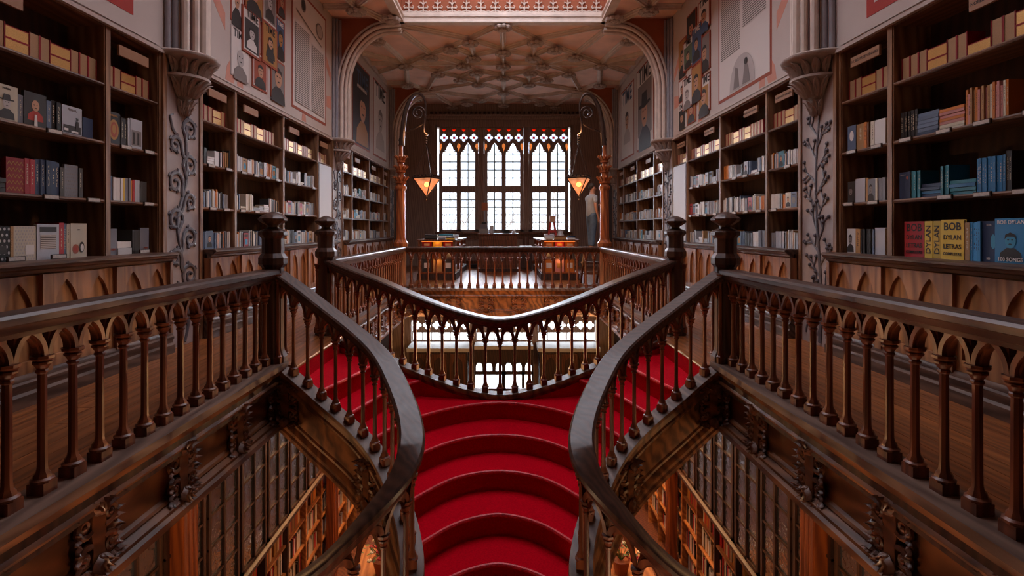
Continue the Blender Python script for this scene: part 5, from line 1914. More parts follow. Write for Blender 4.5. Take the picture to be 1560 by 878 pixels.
# ------------------------------------------------------------------ ground-floor bookcases below the galleries
GX = 3.30
GBOOKS = []
glow_w = 0.75
for s in (-1, 1):
    nm = SIDE[s]; rz = 0 if s < 0 else pi
    root = thing('glazed_bookcase', 'warmly lit ground-floor bookcase with leaded glass doors above, on the %s' % nm, 'bookcase', (s * GX, 8, ZG), 'ground-floor bookcases')
    ZB = -2.93            # sill of the glazed doors
    ys = [3.0 + .77 * i for i in range(14)]
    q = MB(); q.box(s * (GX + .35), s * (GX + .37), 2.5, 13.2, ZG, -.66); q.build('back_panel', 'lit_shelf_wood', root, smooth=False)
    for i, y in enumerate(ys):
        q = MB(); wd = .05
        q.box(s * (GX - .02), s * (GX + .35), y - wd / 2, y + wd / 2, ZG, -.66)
        q.build('upright', 'dark_wood' if y < 8.5 else 'lit_shelf_wood', root, smooth=False)  # dark copy near, brighter lit copy where the lamps reach
        if i == len(ys) - 1 or y > 10.5: continue
        # glazed door: frame and 2 x 5 panes
        y0_, y1_ = y + .03, y + .74
        d = MB(); d.box(s * (GX - .045), s * GX, y0_, y0_ + .05, ZB, -.68); d.box(s * (GX - .045), s * GX, y1_ - .05, y1_, ZB, -.68)
        d.box(s * (GX - .045), s * GX, y0_, y1_, ZB, ZB + .06); d.box(s * (GX - .045), s * GX, (y0_ + y1_) / 2 - .018, (y0_ + y1_) / 2 + .018, ZB, -.68)
        for k in range(1, 6): d.box(s * (GX - .04), s * GX, y0_, y1_, ZB + .06 + k * .365 - .014, ZB + .06 + k * .365 + .014)
        door = d.build('glazed_door', 'dark_wood', root, smooth=False)
        for k in range(6):
            for c_ in (0, 1):
                key = 'gp'
                if key not in bcache:
                    g = MB(); g.box(-.004, .004, 0, .285, 0, .335); bcache[key] = g.mesh('pane', 'cabinet_glass', False)
                yy = y0_ + .052 + c_ * .32
                place(bcache[key], 'pane', door, loc=(s * (GX - .018), yy if s < 0 else yy + .285, ZB + .075 + k * .365), rotz=rz)
    q = MB(); q.sweep([(s * (GX - .03), 2.5, ZB - .02), (s * (GX - .03), 13.2, ZB - .02)], [(-.06, -.04), (.06, -.04), (.06, .01), (.03, .03), (-.03, .03), (-.06, .01)]); q.build('door_sill', 'dark_wood', root)
    SZ = [-3.37, -3.80, -4.24, -4.68]
    for z in SZ:
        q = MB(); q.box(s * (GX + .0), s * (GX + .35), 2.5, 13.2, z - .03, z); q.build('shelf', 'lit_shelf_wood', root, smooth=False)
    rnd = random.Random(40 + s)
    for yi in range(2, len(ys) - 1):
        for zi, z in enumerate(SZ):
            u = ys[yi] + .035; kk = 0
            while u < ys[yi + 1] - .07:
                t = rnd.uniform(.025, .05); h = rnd.uniform(.22, .34)
                if zi == 0: col = rnd.choice(['orange', 'ochre', 'tan', 'brown', 'red', 'cream'])
                else: col = rnd.choice(['white', 'cream', 'red', 'black', 'tan', 'charcoal', 'pink', 'white', 'navy', 'cream'])
                if rnd.random() < .12:
                    u += .06; continue
                if u + t > ys[yi + 1] - .03: break
                GBOOKS.append(dict(kind='spine', loc=(s * (GX + .05), u if s < 0 else u + t, z), rz=rz, sc=(.18, t, h), col=col, decor=None, s=s, Y=u,
                                   lab='%s book, %s along %s lit shelf, %s ground-floor case, %s side' % (col, ordinal(kk), ORD[zi], ORD[yi], nm)))
                u += t + .002; kk += 1
    # carved orange pilasters between the cases, catching the lamp light
    for y in (5.55, 10.3):
        q = MB(); q.box(s * (GX - .16), s * (GX - .02), y - .13, y + .13, ZG, -.66)
        for k in (-1, 0, 1): q.tube([(s * (GX - .16), y + k * .08, ZG + .2), (s * (GX - .16), y + k * .08, -.8)], .025, 6)
        q.build('carved_pilaster', 'orange_wood', root)
    # lamps added under the gallery, out of view, to supply the warm shelf light
    for y, wgt in ((5.0, .03), (8.4, .10), (10.0, 1.0), (11.6, 1.0)):
        lt = thing('added_ceiling_lamp', 'added small warm lamp under the %s gallery, %.1f metres along the wall' % (nm, y) if False else 'added small warm lamp under the %s gallery, %s from the near end' % (nm, {5.0: 'first', 8.4: 'second', 10.0: 'third', 11.6: 'fourth'}[y]), 'lamp', (s * 2.75, y, -.64), 'added lamps under the galleries')
        q = MB(); q.lathe([(.02, 0), (.06, -.02), (.075, -.06), (.07, -.07)], 12, (s * 2.75, y, -.64)); q.build('housing', 'brass', lt)
        q = MB(); q.ball((s * 2.75, y, -.72), .05, 10, 6); q.build('bulb', 'lamp_glow', lt)
        ld = bpy.data.lights.new('lamp_light', 'POINT'); ld.energy = UNDER_GALLERY_W * wgt * 3; ld.color = (1.0, .52, .22); ld.shadow_soft_size = .06
        lo = bpy.data.objects.new('lamp_light', ld); C.objects.link(lo); lo.parent = lt; lo.location = (0, 0, -.20)

od += GBOOKS
for i, b in enumerate(gi): book_object(b, i)
od.sort(key=screen_size, reverse=True)
near, rest = od[:300], od[300:]
for i, b in enumerate(near): book_object(b, i)
vs, fs, cols = [], [], []
for b in rest:
    q, p = UM[b['kind']]
    cz = cos(b['rz'])
    c = lin(PAL[b['col']]); pc = lin('#c9b596')
    for part, col in ((q, c), (p, pc)):
        o = len(vs)
        for x, y, z in part.v:
            vs.append((b['loc'][0] + cz * x * b['sc'][0], b['loc'][1] + cz * y * b['sc'][1], b['loc'][2] + z * b['sc'][2])); cols.append(col)
        fs += [tuple(i + o for i in f) for f in part.f]
me = bpy.data.meshes.new('distant_books'); me.from_pydata(vs, [], fs)
ca = me.color_attributes.new('Col', 'FLOAT_COLOR', 'POINT')
for i, c in enumerate(cols): ca.data[i].color = c
me.materials.append(MATS['book_stuff'])
place(me, 'distant_books', None, label='many small books filling the far and lower shelves', category='books', kind='stuff')

# ------------------------------------------------------------------ printed wall banners above the bookcases


def banner(s, bay, label, posters, marks=()):
    ya, yb = {1: (2.0, 6.46), 2: (7.40, 12.86), 3: (13.77, 19.2)}[bay]
    q = MB(); q.box(s * (XW - .012), s * (XW - .006), ya, yb, 3.66, 6.40)
    root = q.build('wall_banner', 'banner_paper', None, smooth=False, label=label, category='banner')
    x0 = s * (XW - .012)
    for pts in marks:
        q = MB(); q.prism(pts, 0, .0015, F_wall(s, XW - .012)); q.build('banner_mark', 'banner_mark', root, smooth=False)
    for k, (y0, y1, z0, z1, mat, frame, shapes) in enumerate(posters):
        lay = .004 + .003 * k
        q = MB(); q.box(x0, x0 - s * lay, y0, y1, z0, z1)
        po = q.build('poster', frame or mat, root, smooth=False)
        xf = x0 - s * lay
        w, h = y1 - y0, z1 - z0
        yl = y0 if s < 0 else y1
        sh = list(shapes)
        if frame:
            bw = .035 if w < .9 else .055
            sh = [('rect', bw / w, 1 - bw / w, bw / h, 1 - bw / h, mat)] + sh
        decorate(po, s, xf, yl, z0, w, h, sh, eps=.0022, name='print')


def time_cover(img, *shapes):
    return [('rect', .1, .9, .08, .76, img)] + list(shapes) + [('text', .5, .87, .30, 'TIME', 'ink')]


def pt(cx, cy, r, skin='print_skin', coat='print_dark', hair='print_dark', hat=None):
    return portrait(cx, cy, r, skin, coat, hair, hat)


MK = [[(8.0, 3.68), (8.25, 3.68), (8.35, 3.95), (8.18, 4.05), (8.05, 3.9)], [(8.35, 3.68), (8.55, 3.68), (8.5, 3.98), (8.38, 3.9)],
      [(11.0, 3.68), (11.25, 3.68), (11.2, 3.85), (11.05, 3.9)], [(7.45, 4.9), (7.45, 5.15), (8.0, 4.65), (8.0, 4.4)], [(12.52, 4.3), (12.84, 4.3), (12.84, 4.6), (12.52, 4.55)], [(12.52, 5.2), (12.84, 4.95), (12.84, 5.15), (12.52, 5.45)]]
textpanel = [('disc', .3, .9, .07, .06, 'print_grey'), ('disc', .3, .9, .05, .045, 'print_dark'), ('disc', .78, .82, .11, .07, 'print_grey'), ('disc', .78, .82, .085, .055, 'paper_grey'),
             ('poly', [(.1, .80), (.85, .69), (.85, .70), (.1, .812)], 'print_grey'), ('type', .08, .46, .06, .70), ('type', .54, .92, .06, .64)]
Lb2 = [
    (10.48, 12.46, 3.84, 6.28, 'paper', 'print_rust', textpanel),
    (8.14, 8.52, 4.62, 5.5, 'paper', 'print_rust', pt(.5, .45, .2)),
    (8.14, 8.72, 3.80, 4.55, 'paper_grey', None, [('rect', .03, .97, .02, .98, 'paper'), ('text', .45, .88, .3, 'TIME', 'ink')] + pt(.5, .42, .18, 'paper_grey', 'print_grey', None)),
    (8.83, 9.39, 3.80, 4.42, 'paper', 'print_rust', [('rect', .1, .9, .1, .9, 'print_rust')] + pt(.5, .5, .17)),
    (9.52, 10.12, 3.80, 4.52, 'print_grey', 'print_rust', pt(.5, .55, .24)),
    (9.70, 10.12, 4.58, 5.30, 'print_blue', 'print_rust', [('text', .5, .86, .28, 'TIME', 'paper')] + pt(.5, .5, .2, 'print_gold', 'ink')),
    (8.56, 9.2, 5.0, 5.75, 'print_gold', 'print_rust', pt(.5, .45, .2)),
    (9.17, 9.74, 5.0, 5.8, 'paper', 'print_rust', time_cover('print_grey', *pt(.5, .5, .15, 'paper_grey'))),
    (9.78, 10.12, 5.36, 5.9, 'print_rust', None, pt(.5, .5, .2)),
    (9.15, 9.76, 4.30, 5.02, 'print_gold', 'print_rust', [('text', .5, .86, .30, 'TIME', 'ink'), ('rect', .3, .7, .1, .5, 'print_dark')] + pt(.5, .55, .14)),
    (8.46, 9.06, 4.27, 4.98, 'paper', 'print_rust', time_cover('print_dark', *pt(.5, .48, .14, 'paper_grey', 'paper', 'ink'))),
]
banner(-1, 2, 'printed banner with a collage of covers and a text panel, left wall', Lb2, MK)
banner(-1, 3, 'far left banner with a dark poster and a pale cover portrait',
       [(14.62, 16.50, 3.80, 6.15, 'print_dark', 'print_rust', [('text', .55, .82, .30, 'TIME', 'print_blue'), ('type', .25, .8, .70, .74)] + pt(.55, .48, .17, 'print_skin', 'print_gold')),
        (16.95, 18.80, 3.80, 6.22, 'paper', 'print_rust', [('text', .5, .88, .34, 'TIME', 'print_dark')] + pt(.5, .5, .15, 'paper_grey', 'paper_grey', 'print_grey'))])
banner(-1, 1, 'nearest left banner with a red framed poster', [(4.2, 6.02, 3.84, 6.2, 'print_red', None, [('rect', .04, .93, .05, .97, 'paper'), ('rect', .08, .89, .075, .95, 'print_dark'), ('rect', .09, .88, .083, .94, 'paper')])],
       [[(4.9, 3.68), (5.2, 3.68), (5.0, 4.1), (4.8, 4.15)], [(4.55, 3.7), (4.75, 3.7), (4.7, 4.0), (4.5, 4.1)]])
Rb2 = [
    (8.14, 10.17, 3.80, 6.28, 'paper', 'print_rust', [('type', .06, .46, .30, .95), ('type', .52, .92, .42, .95), ('poly', pointed(.24, .22, 8, .03, .5)[:], 'paper_grey'), ('poly', [(.34, .04), (.46, .04), (.43, .17), (.38, .19)], 'print_grey'), ('poly', [(.52, .04), (.66, .04), (.62, .15), (.56, .17)], 'print_grey'), ('disc', .585, .185, .03, .024, 'print_dark')]),
    (11.98, 12.5, 4.9, 5.75, 'print_gold', 'print_rust', pt(.5, .5, .2)),
    (11.98, 12.5, 4.35, 4.86, 'paper', 'print_rust', pt(.5, .5, .18)),
    (11.98, 12.5, 3.74, 4.30, 'paper', None, [('text', .4, .88, .3, 'TIME', 'ink'), ('rect', .1, .9, .06, .75, 'print_dark')] + pt(.5, .42, .18)),
    (11.35, 11.9, 3.74, 4.30, 'print_gold', 'print_rust', [('rect', .15, .85, .1, .6, 'print_rust')] + pt(.5, .5, .18)),
    (10.55, 11.2, 3.80, 4.55, 'paper', 'print_rust', [('text', .6, .86, .34, 'TIME', 'ink'), ('rect', .1, .9, .06, .7, 'print_gold')] + pt(.5, .42, .2)),
    (10.55, 11.1, 4.62, 5.35, 'print_grey', 'print_rust', pt(.5, .5, .2)),
    (11.3, 11.9, 5.4, 6.1, 'print_dark', 'print_rust', pt(.5, .5, .2)),
    (10.55, 11.15, 5.45, 6.1, 'paper', 'print_rust', [('text', .5, .86, .34, 'TIME', 'ink')] + pt(.5, .42, .2, 'print_skin', 'print_blue')),
    (11.45, 12.1, 4.95, 5.6, 'paper', 'print_rust', time_cover('print_green', *pt(.5, .42, .15))),
    (10.95, 11.55, 4.9, 5.7, 'print_blue', 'print_rust', [('text', .5, .88, .3, 'TIME', 'paper')] + pt(.5, .5, .16)),
    (11.5, 12.15, 4.10, 4.78, 'paper', 'print_rust', [('text', .5, .86, .34, 'TIME', 'ink')] + pt(.5, .42, .17, 'paper_grey', 'print_grey', 'print_grey')),
    (10.95, 11.55, 4.15, 4.88, 'print_gold', 'print_rust', pt(.5, .5, .22, 'print_skin', 'print_dark')),
]
banner(1, 2, 'printed banner with a collage of covers and a text panel, right wall', Rb2, MK)
banner(1, 3, 'far right banner with two large cover portraits',
       [(16.85, 18.75, 3.80, 6.15, 'paper', 'print_rust', [('text', .5, .86, .34, 'TIME', 'print_blue')] + pt(.5, .52, .12, 'print_skin', 'paper_grey')),
        (14.60, 16.50, 3.80, 6.22, 'paper', 'print_rust', [('text', .5, .88, .34, 'TIME', 'print_dark'), ('rect', .1, .9, .16, .78, 'print_grey')] + pt(.5, .42, .17, 'print_skin', 'print_dark', None, 'ink'))])
banner(1, 1, 'nearest right banner with a red framed poster', [(4.2, 6.0, 3.80, 6.2, 'print_red', None, [('rect', .07, .96, .05, .97, 'paper'), ('rect', .11, .92, .075, .95, 'print_dark'), ('rect', .12, .91, .083, .94, 'print_skin')])],
       [[(4.9, 3.68), (5.2, 3.68), (5.0, 4.1), (4.8, 4.15)], [(4.5, 3.72), (4.85, 3.72), (4.75, 4.1), (4.5, 4.2)]])

# ------------------------------------------------------------------ lamp columns on the far corners, hanging lanterns
PX = 0.01612


def pxw(x, y):
    return ((x - 770) * PX + .067, 1.47 + (350 - y) * PX)


for s in (-1, 1):
    xc = s * 2.50
    t = thing('lamp_column', 'tall orange-brown carved lamp column with scrolled iron arm, %s far corner' % SIDE[s], 'lamp column', (xc, YR, 0), 'lamp columns')
    q = MB(); q.lathe([(.145, -.64), (.145, .10), (.13, .12), (.13, 1.02), (.17, 1.05), (.175, 1.10), (.16, 1.13)], 8, (xc, YR, 0), rot=pi / 8); q.build('corner_post', 'baluster_wood', t, angle=20)
    q = MB(); q.lathe([(.18, 1.06), (.185, 1.14), (.16, 1.17), (.125, 1.22), (.115, 1.27), (.108, 2.42), (.12, 2.44), (.14, 2.47), (.14, 2.52), (.11, 2.55), (.10, 2.60), (.09, 2.74), (.075, 2.95), (.06, 3.2), (.045, 3.4), (.05, 3.5), (.06, 3.54), (.05, 3.58)], 8, (xc, YR, 0), rot=pi / 8)
    q.build('shaft', 'orange_wood', t, angle=20)
    q = MB()
    for z, r, n in ((2.66, .105, 8), (2.93, .09, 8), (3.17, .075, 8)):
        for k in range(n):
            a = 2 * pi * k / n
            q.tube([(xc + r * .7 * cos(a), YR + r * .7 * sin(a), z - .04), (xc + (r + .03) * cos(a), YR + (r + .03) * sin(a), z + .06), (xc + (r + .08) * cos(a), YR + (r + .08) * sin(a), z + .10), (xc + (r + .10) * cos(a), YR + (r + .10) * sin(a), z + .07)], [.02, .03, .025, .012], 6)
        q.lathe([(r * .9, z - .07), (r + .03, z - .05), (r + .03, z - .02), (r * .9, z)], 8, (xc, YR, 0))
    q.build('leaf_crown', 'orange_wood', t)
    main = [(612, 222), (613.5, 200), (617, 174), (622, 158), (629, 147), (638, 143), (645, 148), (648.5, 160), (648, 175), (646, 188), (645.5, 200), (649, 205), (652, 206)]
    P = [pxw(*p) for p in main]
    off = xc - s * 0 - (-s * P[0][0] if False else 0)
    def W3(u, v): return (-s * u if s > 0 else u, YR, v)
    P3 = catmull([W3(u, v) for u, v in P], 5)
    n = len(P3)
    q = MB(); q.tube(P3, [.075 - .05 * min(1, i / (n * .55)) for i in range(n)], 8); q.build('iron_arm', 'iron', t)
    br = [(646, 186), (640, 191), (631, 196), (619, 201), (611, 208), (608, 215)]
    q = MB(); q.tube(catmull([W3(*pxw(*p)) for p in br], 4), .022, 6)
    cs = pxw(637, 172)
    sp = spiral(cs[0], cs[1], .17, 1.7, 0, 1, 26, .25)
    q.tube([W3(*pxw(648, 172))] + [W3(u, v) for u, v in sp], .02, 6)
    q.build('scroll', 'iron', t)
    # lantern
    lx, lz = pxw(650, 206)
    lx = lx if s < 0 else -lx
    L = thing('hanging_lantern', 'glowing inverted pyramid lantern hanging from the %s iron arm' % SIDE[s], 'lantern', (lx, YR, 2.26), 'hanging lanterns')
    q = MB()
    for k in range(4): q.ball((lx, YR, 3.76 - .06 * k), .035, 7, 5)
    q.build('chain', 'iron', L)
    cor = [(lx + .34 * cos(pi / 2 * k + .45), YR + .34 * sin(pi / 2 * k + .45)) for k in range(4)]
    for k in range(4):
        q = MB(); q.tube([(lx, YR, 3.54), (cor[k][0], cor[k][1], 2.76)], .006, 5); q.build('rod', 'iron', L)
    q = MB()
    for k in range(4):
        a, b = cor[k], cor[(k + 1) % 4]
        q.tube([(a[0], a[1], 2.74), (b[0], b[1], 2.74)], .028, 6)
        q.tube([(a[0], a[1], 2.72), (lx, YR, 2.27)], .014, 6)
        for j in range(5):
            f = (j + .5) / 5
            q.ball((a[0] + (b[0] - a[0]) * f, a[1] + (b[1] - a[1]) * f, 2.785), .022, 6, 4, 1.4)
    q.ball((lx, YR, 2.25), .025, 6, 5, 2.0)
    q.build('lantern_frame', 'iron', L)
    for k in range(4):
        a, b = cor[k], cor[(k + 1) % 4]
        q = MB(); q.add([(a[0], a[1], 2.72), (b[0], b[1], 2.72), (lx, YR, 2.28)], [(0, 1, 2)])
        g = q.build('glass_panel', 'lantern_glass', L, smooth=False)
    q = MB(); q.ball((lx, YR, 2.58), .06, 10, 6); q.build('bulb', 'lamp_glow', L)
    for dz, e in ((1.2, 1.6), (-.55, .7)):
        ld = bpy.data.lights.new('lantern_light', 'POINT'); ld.energy = LANTERN_W * e; ld.color = (1.0, .55, .26); ld.shadow_soft_size = .12
        lo = bpy.data.objects.new('lantern_light', ld); C.objects.link(lo); lo.parent = L; lo.location = (0, 0, .5 + dz - .1)

# ------------------------------------------------------------------ display cases, desk and small things by the window


def display_case(x0, x1, s, label, covers):
    y0, y1 = 15.85, 20.2
    t = thing('display_case', label, 'display case', ((x0 + x1) / 2, (y0 + y1) / 2, 0), 'lit display cases')
    q = MB(); q.box(x0 - .03, x1 + .03, y0 - .03, y1 + .03, 0, .19); q.build('plinth', 'dark_wood', t, smooth=False)
    q = MB(); q.box(x0 - .04, x1 + .04, y0 - .04, y1 + .04, 1.13, 1.18); q.build('top', 'desk_wood', t, smooth=False)
    q = MB(); q.box(x0 + .30, x1 - .30, y0 + .34, y1 - .3, .19, 1.13); q.build('core', 'orange_wood', t, smooth=False)
    q = MB(); q.box(x0, x1, y0, y1, .19, .22); q.box(x0, x1, y0, y1, .90, .94); q.build('shelf', 'orange_wood', t, smooth=False)
    for (xx, yy) in [(x0, y0), (x1 - .07, y0), (x0, y1 - .07), (x1 - .07, y1 - .07)] + [(xe, y0 + (y1 - y0) * f) for f in (.33, .66) for xe in (x0, x1 - .07)]:
        q = MB(); q.box(xx, xx + .07, yy, yy + .07, .19, 1.13); q.build('corner_post', 'desk_wood', t, smooth=False)
    q = MB()
    for k in range(3):
        w = (x1 - x0 - .14) / 3; c_ = x0 + .07 + (k + .5) * w
        q.holed(pointed(w * .44, .16, 6, .70, c_) + [(c_ + w * .44, .6), (c_ - w * .44, .6)], (c_ - w / 2, c_ + w / 2, .595, .92), 0, .02, F_xz(y0 + .03), (c_, .68))
    q.build('arched_apron', 'dark_wood', t, smooth=False)
    q = MB(); q.box(x0 + .08, x1 - .08, y0 + .10, y0 + .13, 1.118, 1.129); q.box(x0 + .08, x1 - .08, y0 + .10, y0 + .13, .888, .899)
    for xe in (x0 + .06, x1 - .09): q.box(xe, xe + .03, y0 + .3, y1 - .3, 1.118, 1.129)
    q.build('lamp_strip', 'case_glow', t, smooth=False)
    for k in range(3):
        for z, h, w_ in ((.222, .38, .26), (.942, .165, .27)):
            cx = x0 + .22 + k * (x1 - x0 - .44) / 2
            col = covers[k + (3 if z > .5 else 0)]
            o = place(COVER['face'], 'book', None, loc=(cx + w_ / 2, y0 + .2, z), rotz=-pi / 2, scale=(.03, w_, h), color=lin(PAL[col]))
            o['label'] = '%s book standing in the %s display case, %s from left in %s niche' % (col, SIDE[s], ORD[k], 'upper' if z > .5 else 'lower'); o['category'] = 'book'; o['group'] = 'books in the display cases'
            o.location = (cx - w_ / 2, y0 + .2, z)
            p = place(PAGES['face'], 'pages', None); p.parent = o
            q = MB(); q.box(cx - w_ * .3, cx + w_ * .3, y0 + .2 - .004, y0 + .2 - .002, z + h * .3, z + h * .7); pr = q.mesh('cover_print', 'print_gold' if k % 2 else 'paper', False)
            place(pr, 'cover_print', o)
    for (px_, py, pz, e) in (((x0 + x1) / 2, y0 + .12, 1.06, 1), ((x0 + x1) / 2, y0 + .12, .56, 1.2), (x0 + .15, y0 + 2.2, .7, 1), (x1 - .15, y0 + 2.2, .7, 1)):
        ld = bpy.data.lights.new('case_light', 'POINT'); ld.energy = CASE_W * e; ld.color = (1.0, .48, .16); ld.shadow_soft_size = .12
        lo = bpy.data.objects.new('case_light', ld); C.objects.link(lo); lo.parent = t; lo.location = Vector((px_, py, pz)) - t.location
    return t


display_case(-2.47, -1.40, -1, 'long lit display case full of books left of the desk', ['charcoal', 'tan', 'charcoal', 'red', 'yellow', 'red'])
display_case(1.13, 2.19, 1, 'long lit display case full of books right of the desk', ['orange', 'pink', 'orange', 'orange', 'red', 'orange'])
rnd = random.Random(12)


def top_stack(x, y, cols, w, d, t, place_words):
    z = 1.18
    for i, c in enumerate(cols):
        o = place(COVER['flat'], 'book', None, loc=(x, y, z), rotz=-pi / 2, scale=(d, w, t), color=lin(PAL[c]))
        o['label'] = '%s book lying %s, %s from bottom' % (c, place_words, ORD[i]); o['category'] = 'book'; o['group'] = 'books on top of the display cases'
        p = place(PAGES['flat'], 'pages', None); p.parent = o
        z += t + .001


top_stack(-2.30, 15.95, ['black', 'charcoal', 'black'], .36, .25, .045, 'in the dark stack on the left case')
top_stack(-1.90, 15.98, ['grey', 'white'], .2, .2, .05, 'beside the dark stack on left case')
top_stack(-1.66, 15.90, ['yellow', 'navy'], .24, .2, .045, 'at the front right of left case')
top_stack(-1.95, 16.6, ['blue', 'white', 'teal'], .42, .3, .05, 'in the blue stack on left case')
top_stack(-1.75, 17.4, ['white', 'pale grey'], .3, .4, .06, 'in the white pile on left case')
top_stack(1.25, 15.95, ['cream', 'white', 'pale grey'], .2, .25, .045, 'at the left front of right case')
top_stack(1.50, 15.95, ['tan', 'brown'], .36, .25, .06, 'in the brown stack on right case')
top_stack(1.90, 16.0, ['white', 'navy'], .22, .22, .05, 'at the right front of right case')
top_stack(1.3, 17.2, ['white', 'pale grey', 'white'], .3, .4, .05, 'in the rear pile on right case')

# small red easel with a beige block and a pale vase on the right case
t = thing('display_stand', 'rust red A-shaped display stand with beige block on right case', 'display stand', (1.52, 16.9, 1.18))
q = MB()
for e in (-1, 1): q.tube([(1.52 + e * .13, 16.9, 1.18), (1.52 + e * .05, 16.9, 1.72)], [.035, .03], 8)
q.box(1.42, 1.62, 16.87, 16.93, 1.38, 1.44); q.box(1.34, 1.46, 16.84, 16.96, 1.18, 1.27)
q.build('legs', 'print_red', t)
q = MB(); q.box(1.44, 1.62, 16.84, 16.96, 1.71, 1.9); q.build('block', 'print_skin', t, smooth=False)
q = MB(); q.lathe([(.06, 0), (.10, .04), (.11, .12), (.08, .2), (.09, .26), (.085, .26), (.07, .2)], 14, (1.75, 16.7, 1.18))
q.build('vase', 'white_plastic', None, label='pale squat vase beside the red display stand', category='vase')

t = thing('desk', 'dark panelled wooden service desk below the middle window', 'desk', (-.19, 19.3, 0))
q = MB(); q.box(-.84, .47, 19.06, 19.7, .1, 1.29); q.build('body', 'desk_wood', t, smooth=False)
q = MB(); q.box(-.90, .53, 18.98, 19.76, 0, .10); q.build('plinth', 'dark_wood', t, smooth=False)
q = MB(); q.box(-.90, .53, 19.0, 19.76, 1.29, 1.34); q.build('top', 'desk_wood', t, smooth=False)
for k in range(3):
    x = -.80 + k * .42
    q = MB(); q.holed([(x + .06, .25), (x + .34, .25), (x + .34, 1.1), (x + .06, 1.1)], (x, x + .4, .16, 1.24), 0, .025, F_xz(19.06)); q.build('front_panel', 'desk_wood', t, smooth=False)
t = thing('cash_register', 'grey cash register on the left end of the desk', 'cash register', (-.68, 19.35, 1.34))
q = MB(); q.box(-.86, -.52, 19.2, 19.6, 1.34, 1.5); q.build('body', 'steel', t, smooth=False)
q = MB(); q.prism([(19.2, 1.5), (19.6, 1.5), (19.6, 1.66), (19.4, 1.66)], -.82, -.56, lambda u, v, w: (w, u, v)); q.build('keyboard', 'steel', t, smooth=False)
q = MB(); q.box(-.78, -.60, 19.5, 19.53, 1.66, 1.74); q.build('display', 'black_plastic', t, smooth=False)
q = MB(); q.lathe([(.07, 0), (.07, .26), (.065, .26), (.065, .02)], 14, (-.42, 19.3, 1.34)); q.build('paper_cup', 'white_plastic', None, label='tall white holder beside the cash register', category='holder')
q = MB(); q.box(.0, .22, 19.2, 19.4, 1.34, 1.44); q.box(.02, .20, 19.22, 19.38, 1.44, 1.46); q.build('black_box', 'black_plastic', None, smooth=False, label='small black box on the right half of the desk', category='box')
q = MB(); q.ball((.36, 19.3, 1.40), .06, 10, 6); q.lathe([(.08, 1.34), (.08, 1.36), (.03, 1.4)], 12, (.36, 19.3, 0)); q.build('desk_bell', 'white_plastic', None, label='round white desk bell at the right end of the desk', category='bell')
t = thing('desk_lamp', 'square rust-coloured lamp shade on a thin pole on the desk', 'lamp', (-.68, 19.66, 1.34))
q = MB(); q.lathe([(.08, 1.34), (.08, 1.36), (.015, 1.38)], 12, (-.68, 19.66, 0)); q.build('base', 'steel', t)
q = MB(); q.tube([(-.68, 19.66, 1.36), (-.68, 19.66, 2.5)], .014, 8); q.build('pole', 'steel', t)
q = MB(); q.prism([(-.11, -.11), (.11, -.11), (.11, .11), (-.11, .11)], 2.16, 2.44, lambda u, v, w: (-.68 + u, 19.66 + v, w)); q.build('lamp_shade', 'lamp_shade', t, smooth=False)
t = thing('side_cabinet', 'low dark cabinet on the floor right of the desk', 'cabinet', (.78, 19.6, 0))
q = MB(); q.box(.6, 1.0, 19.3, 19.8, .05, .85); q.build('body', 'dark_wood', t, smooth=False)
q = MB(); q.box(.62, .98, 19.27, 19.3, .1, .8); q.build('door', 'dark_wood', t, smooth=False)
q = MB(); q.box(.58, 1.02, 19.28, 19.82, 0, .05); q.box(.58, 1.02, 19.28, 19.82, .85, .88); q.build('trim', 'desk_wood', t, smooth=False)
q = MB(); q.box(-1.32, -1.0, 20.6, 20.9, 0, .15); q.box(-1.30, -1.02, 20.58, 20.6, .02, .13); q.build('black_box', 'black_plastic', None, smooth=False, label='flat black box on the floor behind the left case', category='box')

# library steps with the visitor standing on them
LSX, LSY, LSZ = 2.36, 14.35, .90
t = thing('library_steps', 'wooden library steps beside the right display case', 'step ladder', (LSX, LSY, 0))
for k, (yy, z) in enumerate(((LSY - .0, LSZ), (LSY + .30, .60), (LSY + .55, .30))):
    q = MB(); q.box(LSX - .25, LSX + .25, yy - .16, yy + .16, z - .035, z); q.build('tread', 'desk_wood', t, smooth=False)
for e in (-1, 1):
    q = MB(); q.prism([(LSY - .15, LSZ - .035), (LSY + .05, LSZ - .035), (LSY + .75, 0), (LSY + .62, 0)], e * .22 - .02 + LSX, e * .22 + .02 + LSX, lambda u, v, w: (w, u, v)); q.build('side_rail', 'desk_wood', t, smooth=False)
    q = MB(); q.box(LSX + e * .22 - .025, LSX + e * .22 + .025, LSY - .15, LSY - .10, 0, LSZ - .035); q.build('leg', 'desk_wood', t, smooth=False)
q = MB(); q.box(LSX - .22, LSX + .22, LSY - .14, LSY - .11, .3, .36); q.build('brace', 'desk_wood', t, smooth=False)


def skin_obj(name, verts, edges, radii, mat, parent, sub=2):
    me = bpy.data.meshes.new(name)
    me.from_pydata(verts, edges, [])
    o = bpy.data.objects.new(name, me); C.objects.link(o)
    md = o.modifiers.new('skin', 'SKIN'); md.use_smooth_shade = True
    sv = me.skin_vertices[0].data if me.skin_vertices else None
    if sv is None:
        me.skin_vertices if True else None
    for i, r in enumerate(radii):
        rr = r if isinstance(r, tuple) else (r, r)
        me.skin_vertices[0].data[i].radius = rr
    me.skin_vertices[0].data[0].use_root = True
    sm = o.modifiers.new('sub', 'SUBSURF'); sm.levels = sub; sm.render_levels = sub
    me.materials.append(MATS[mat])
    if parent is not None: o.parent = parent
    return o


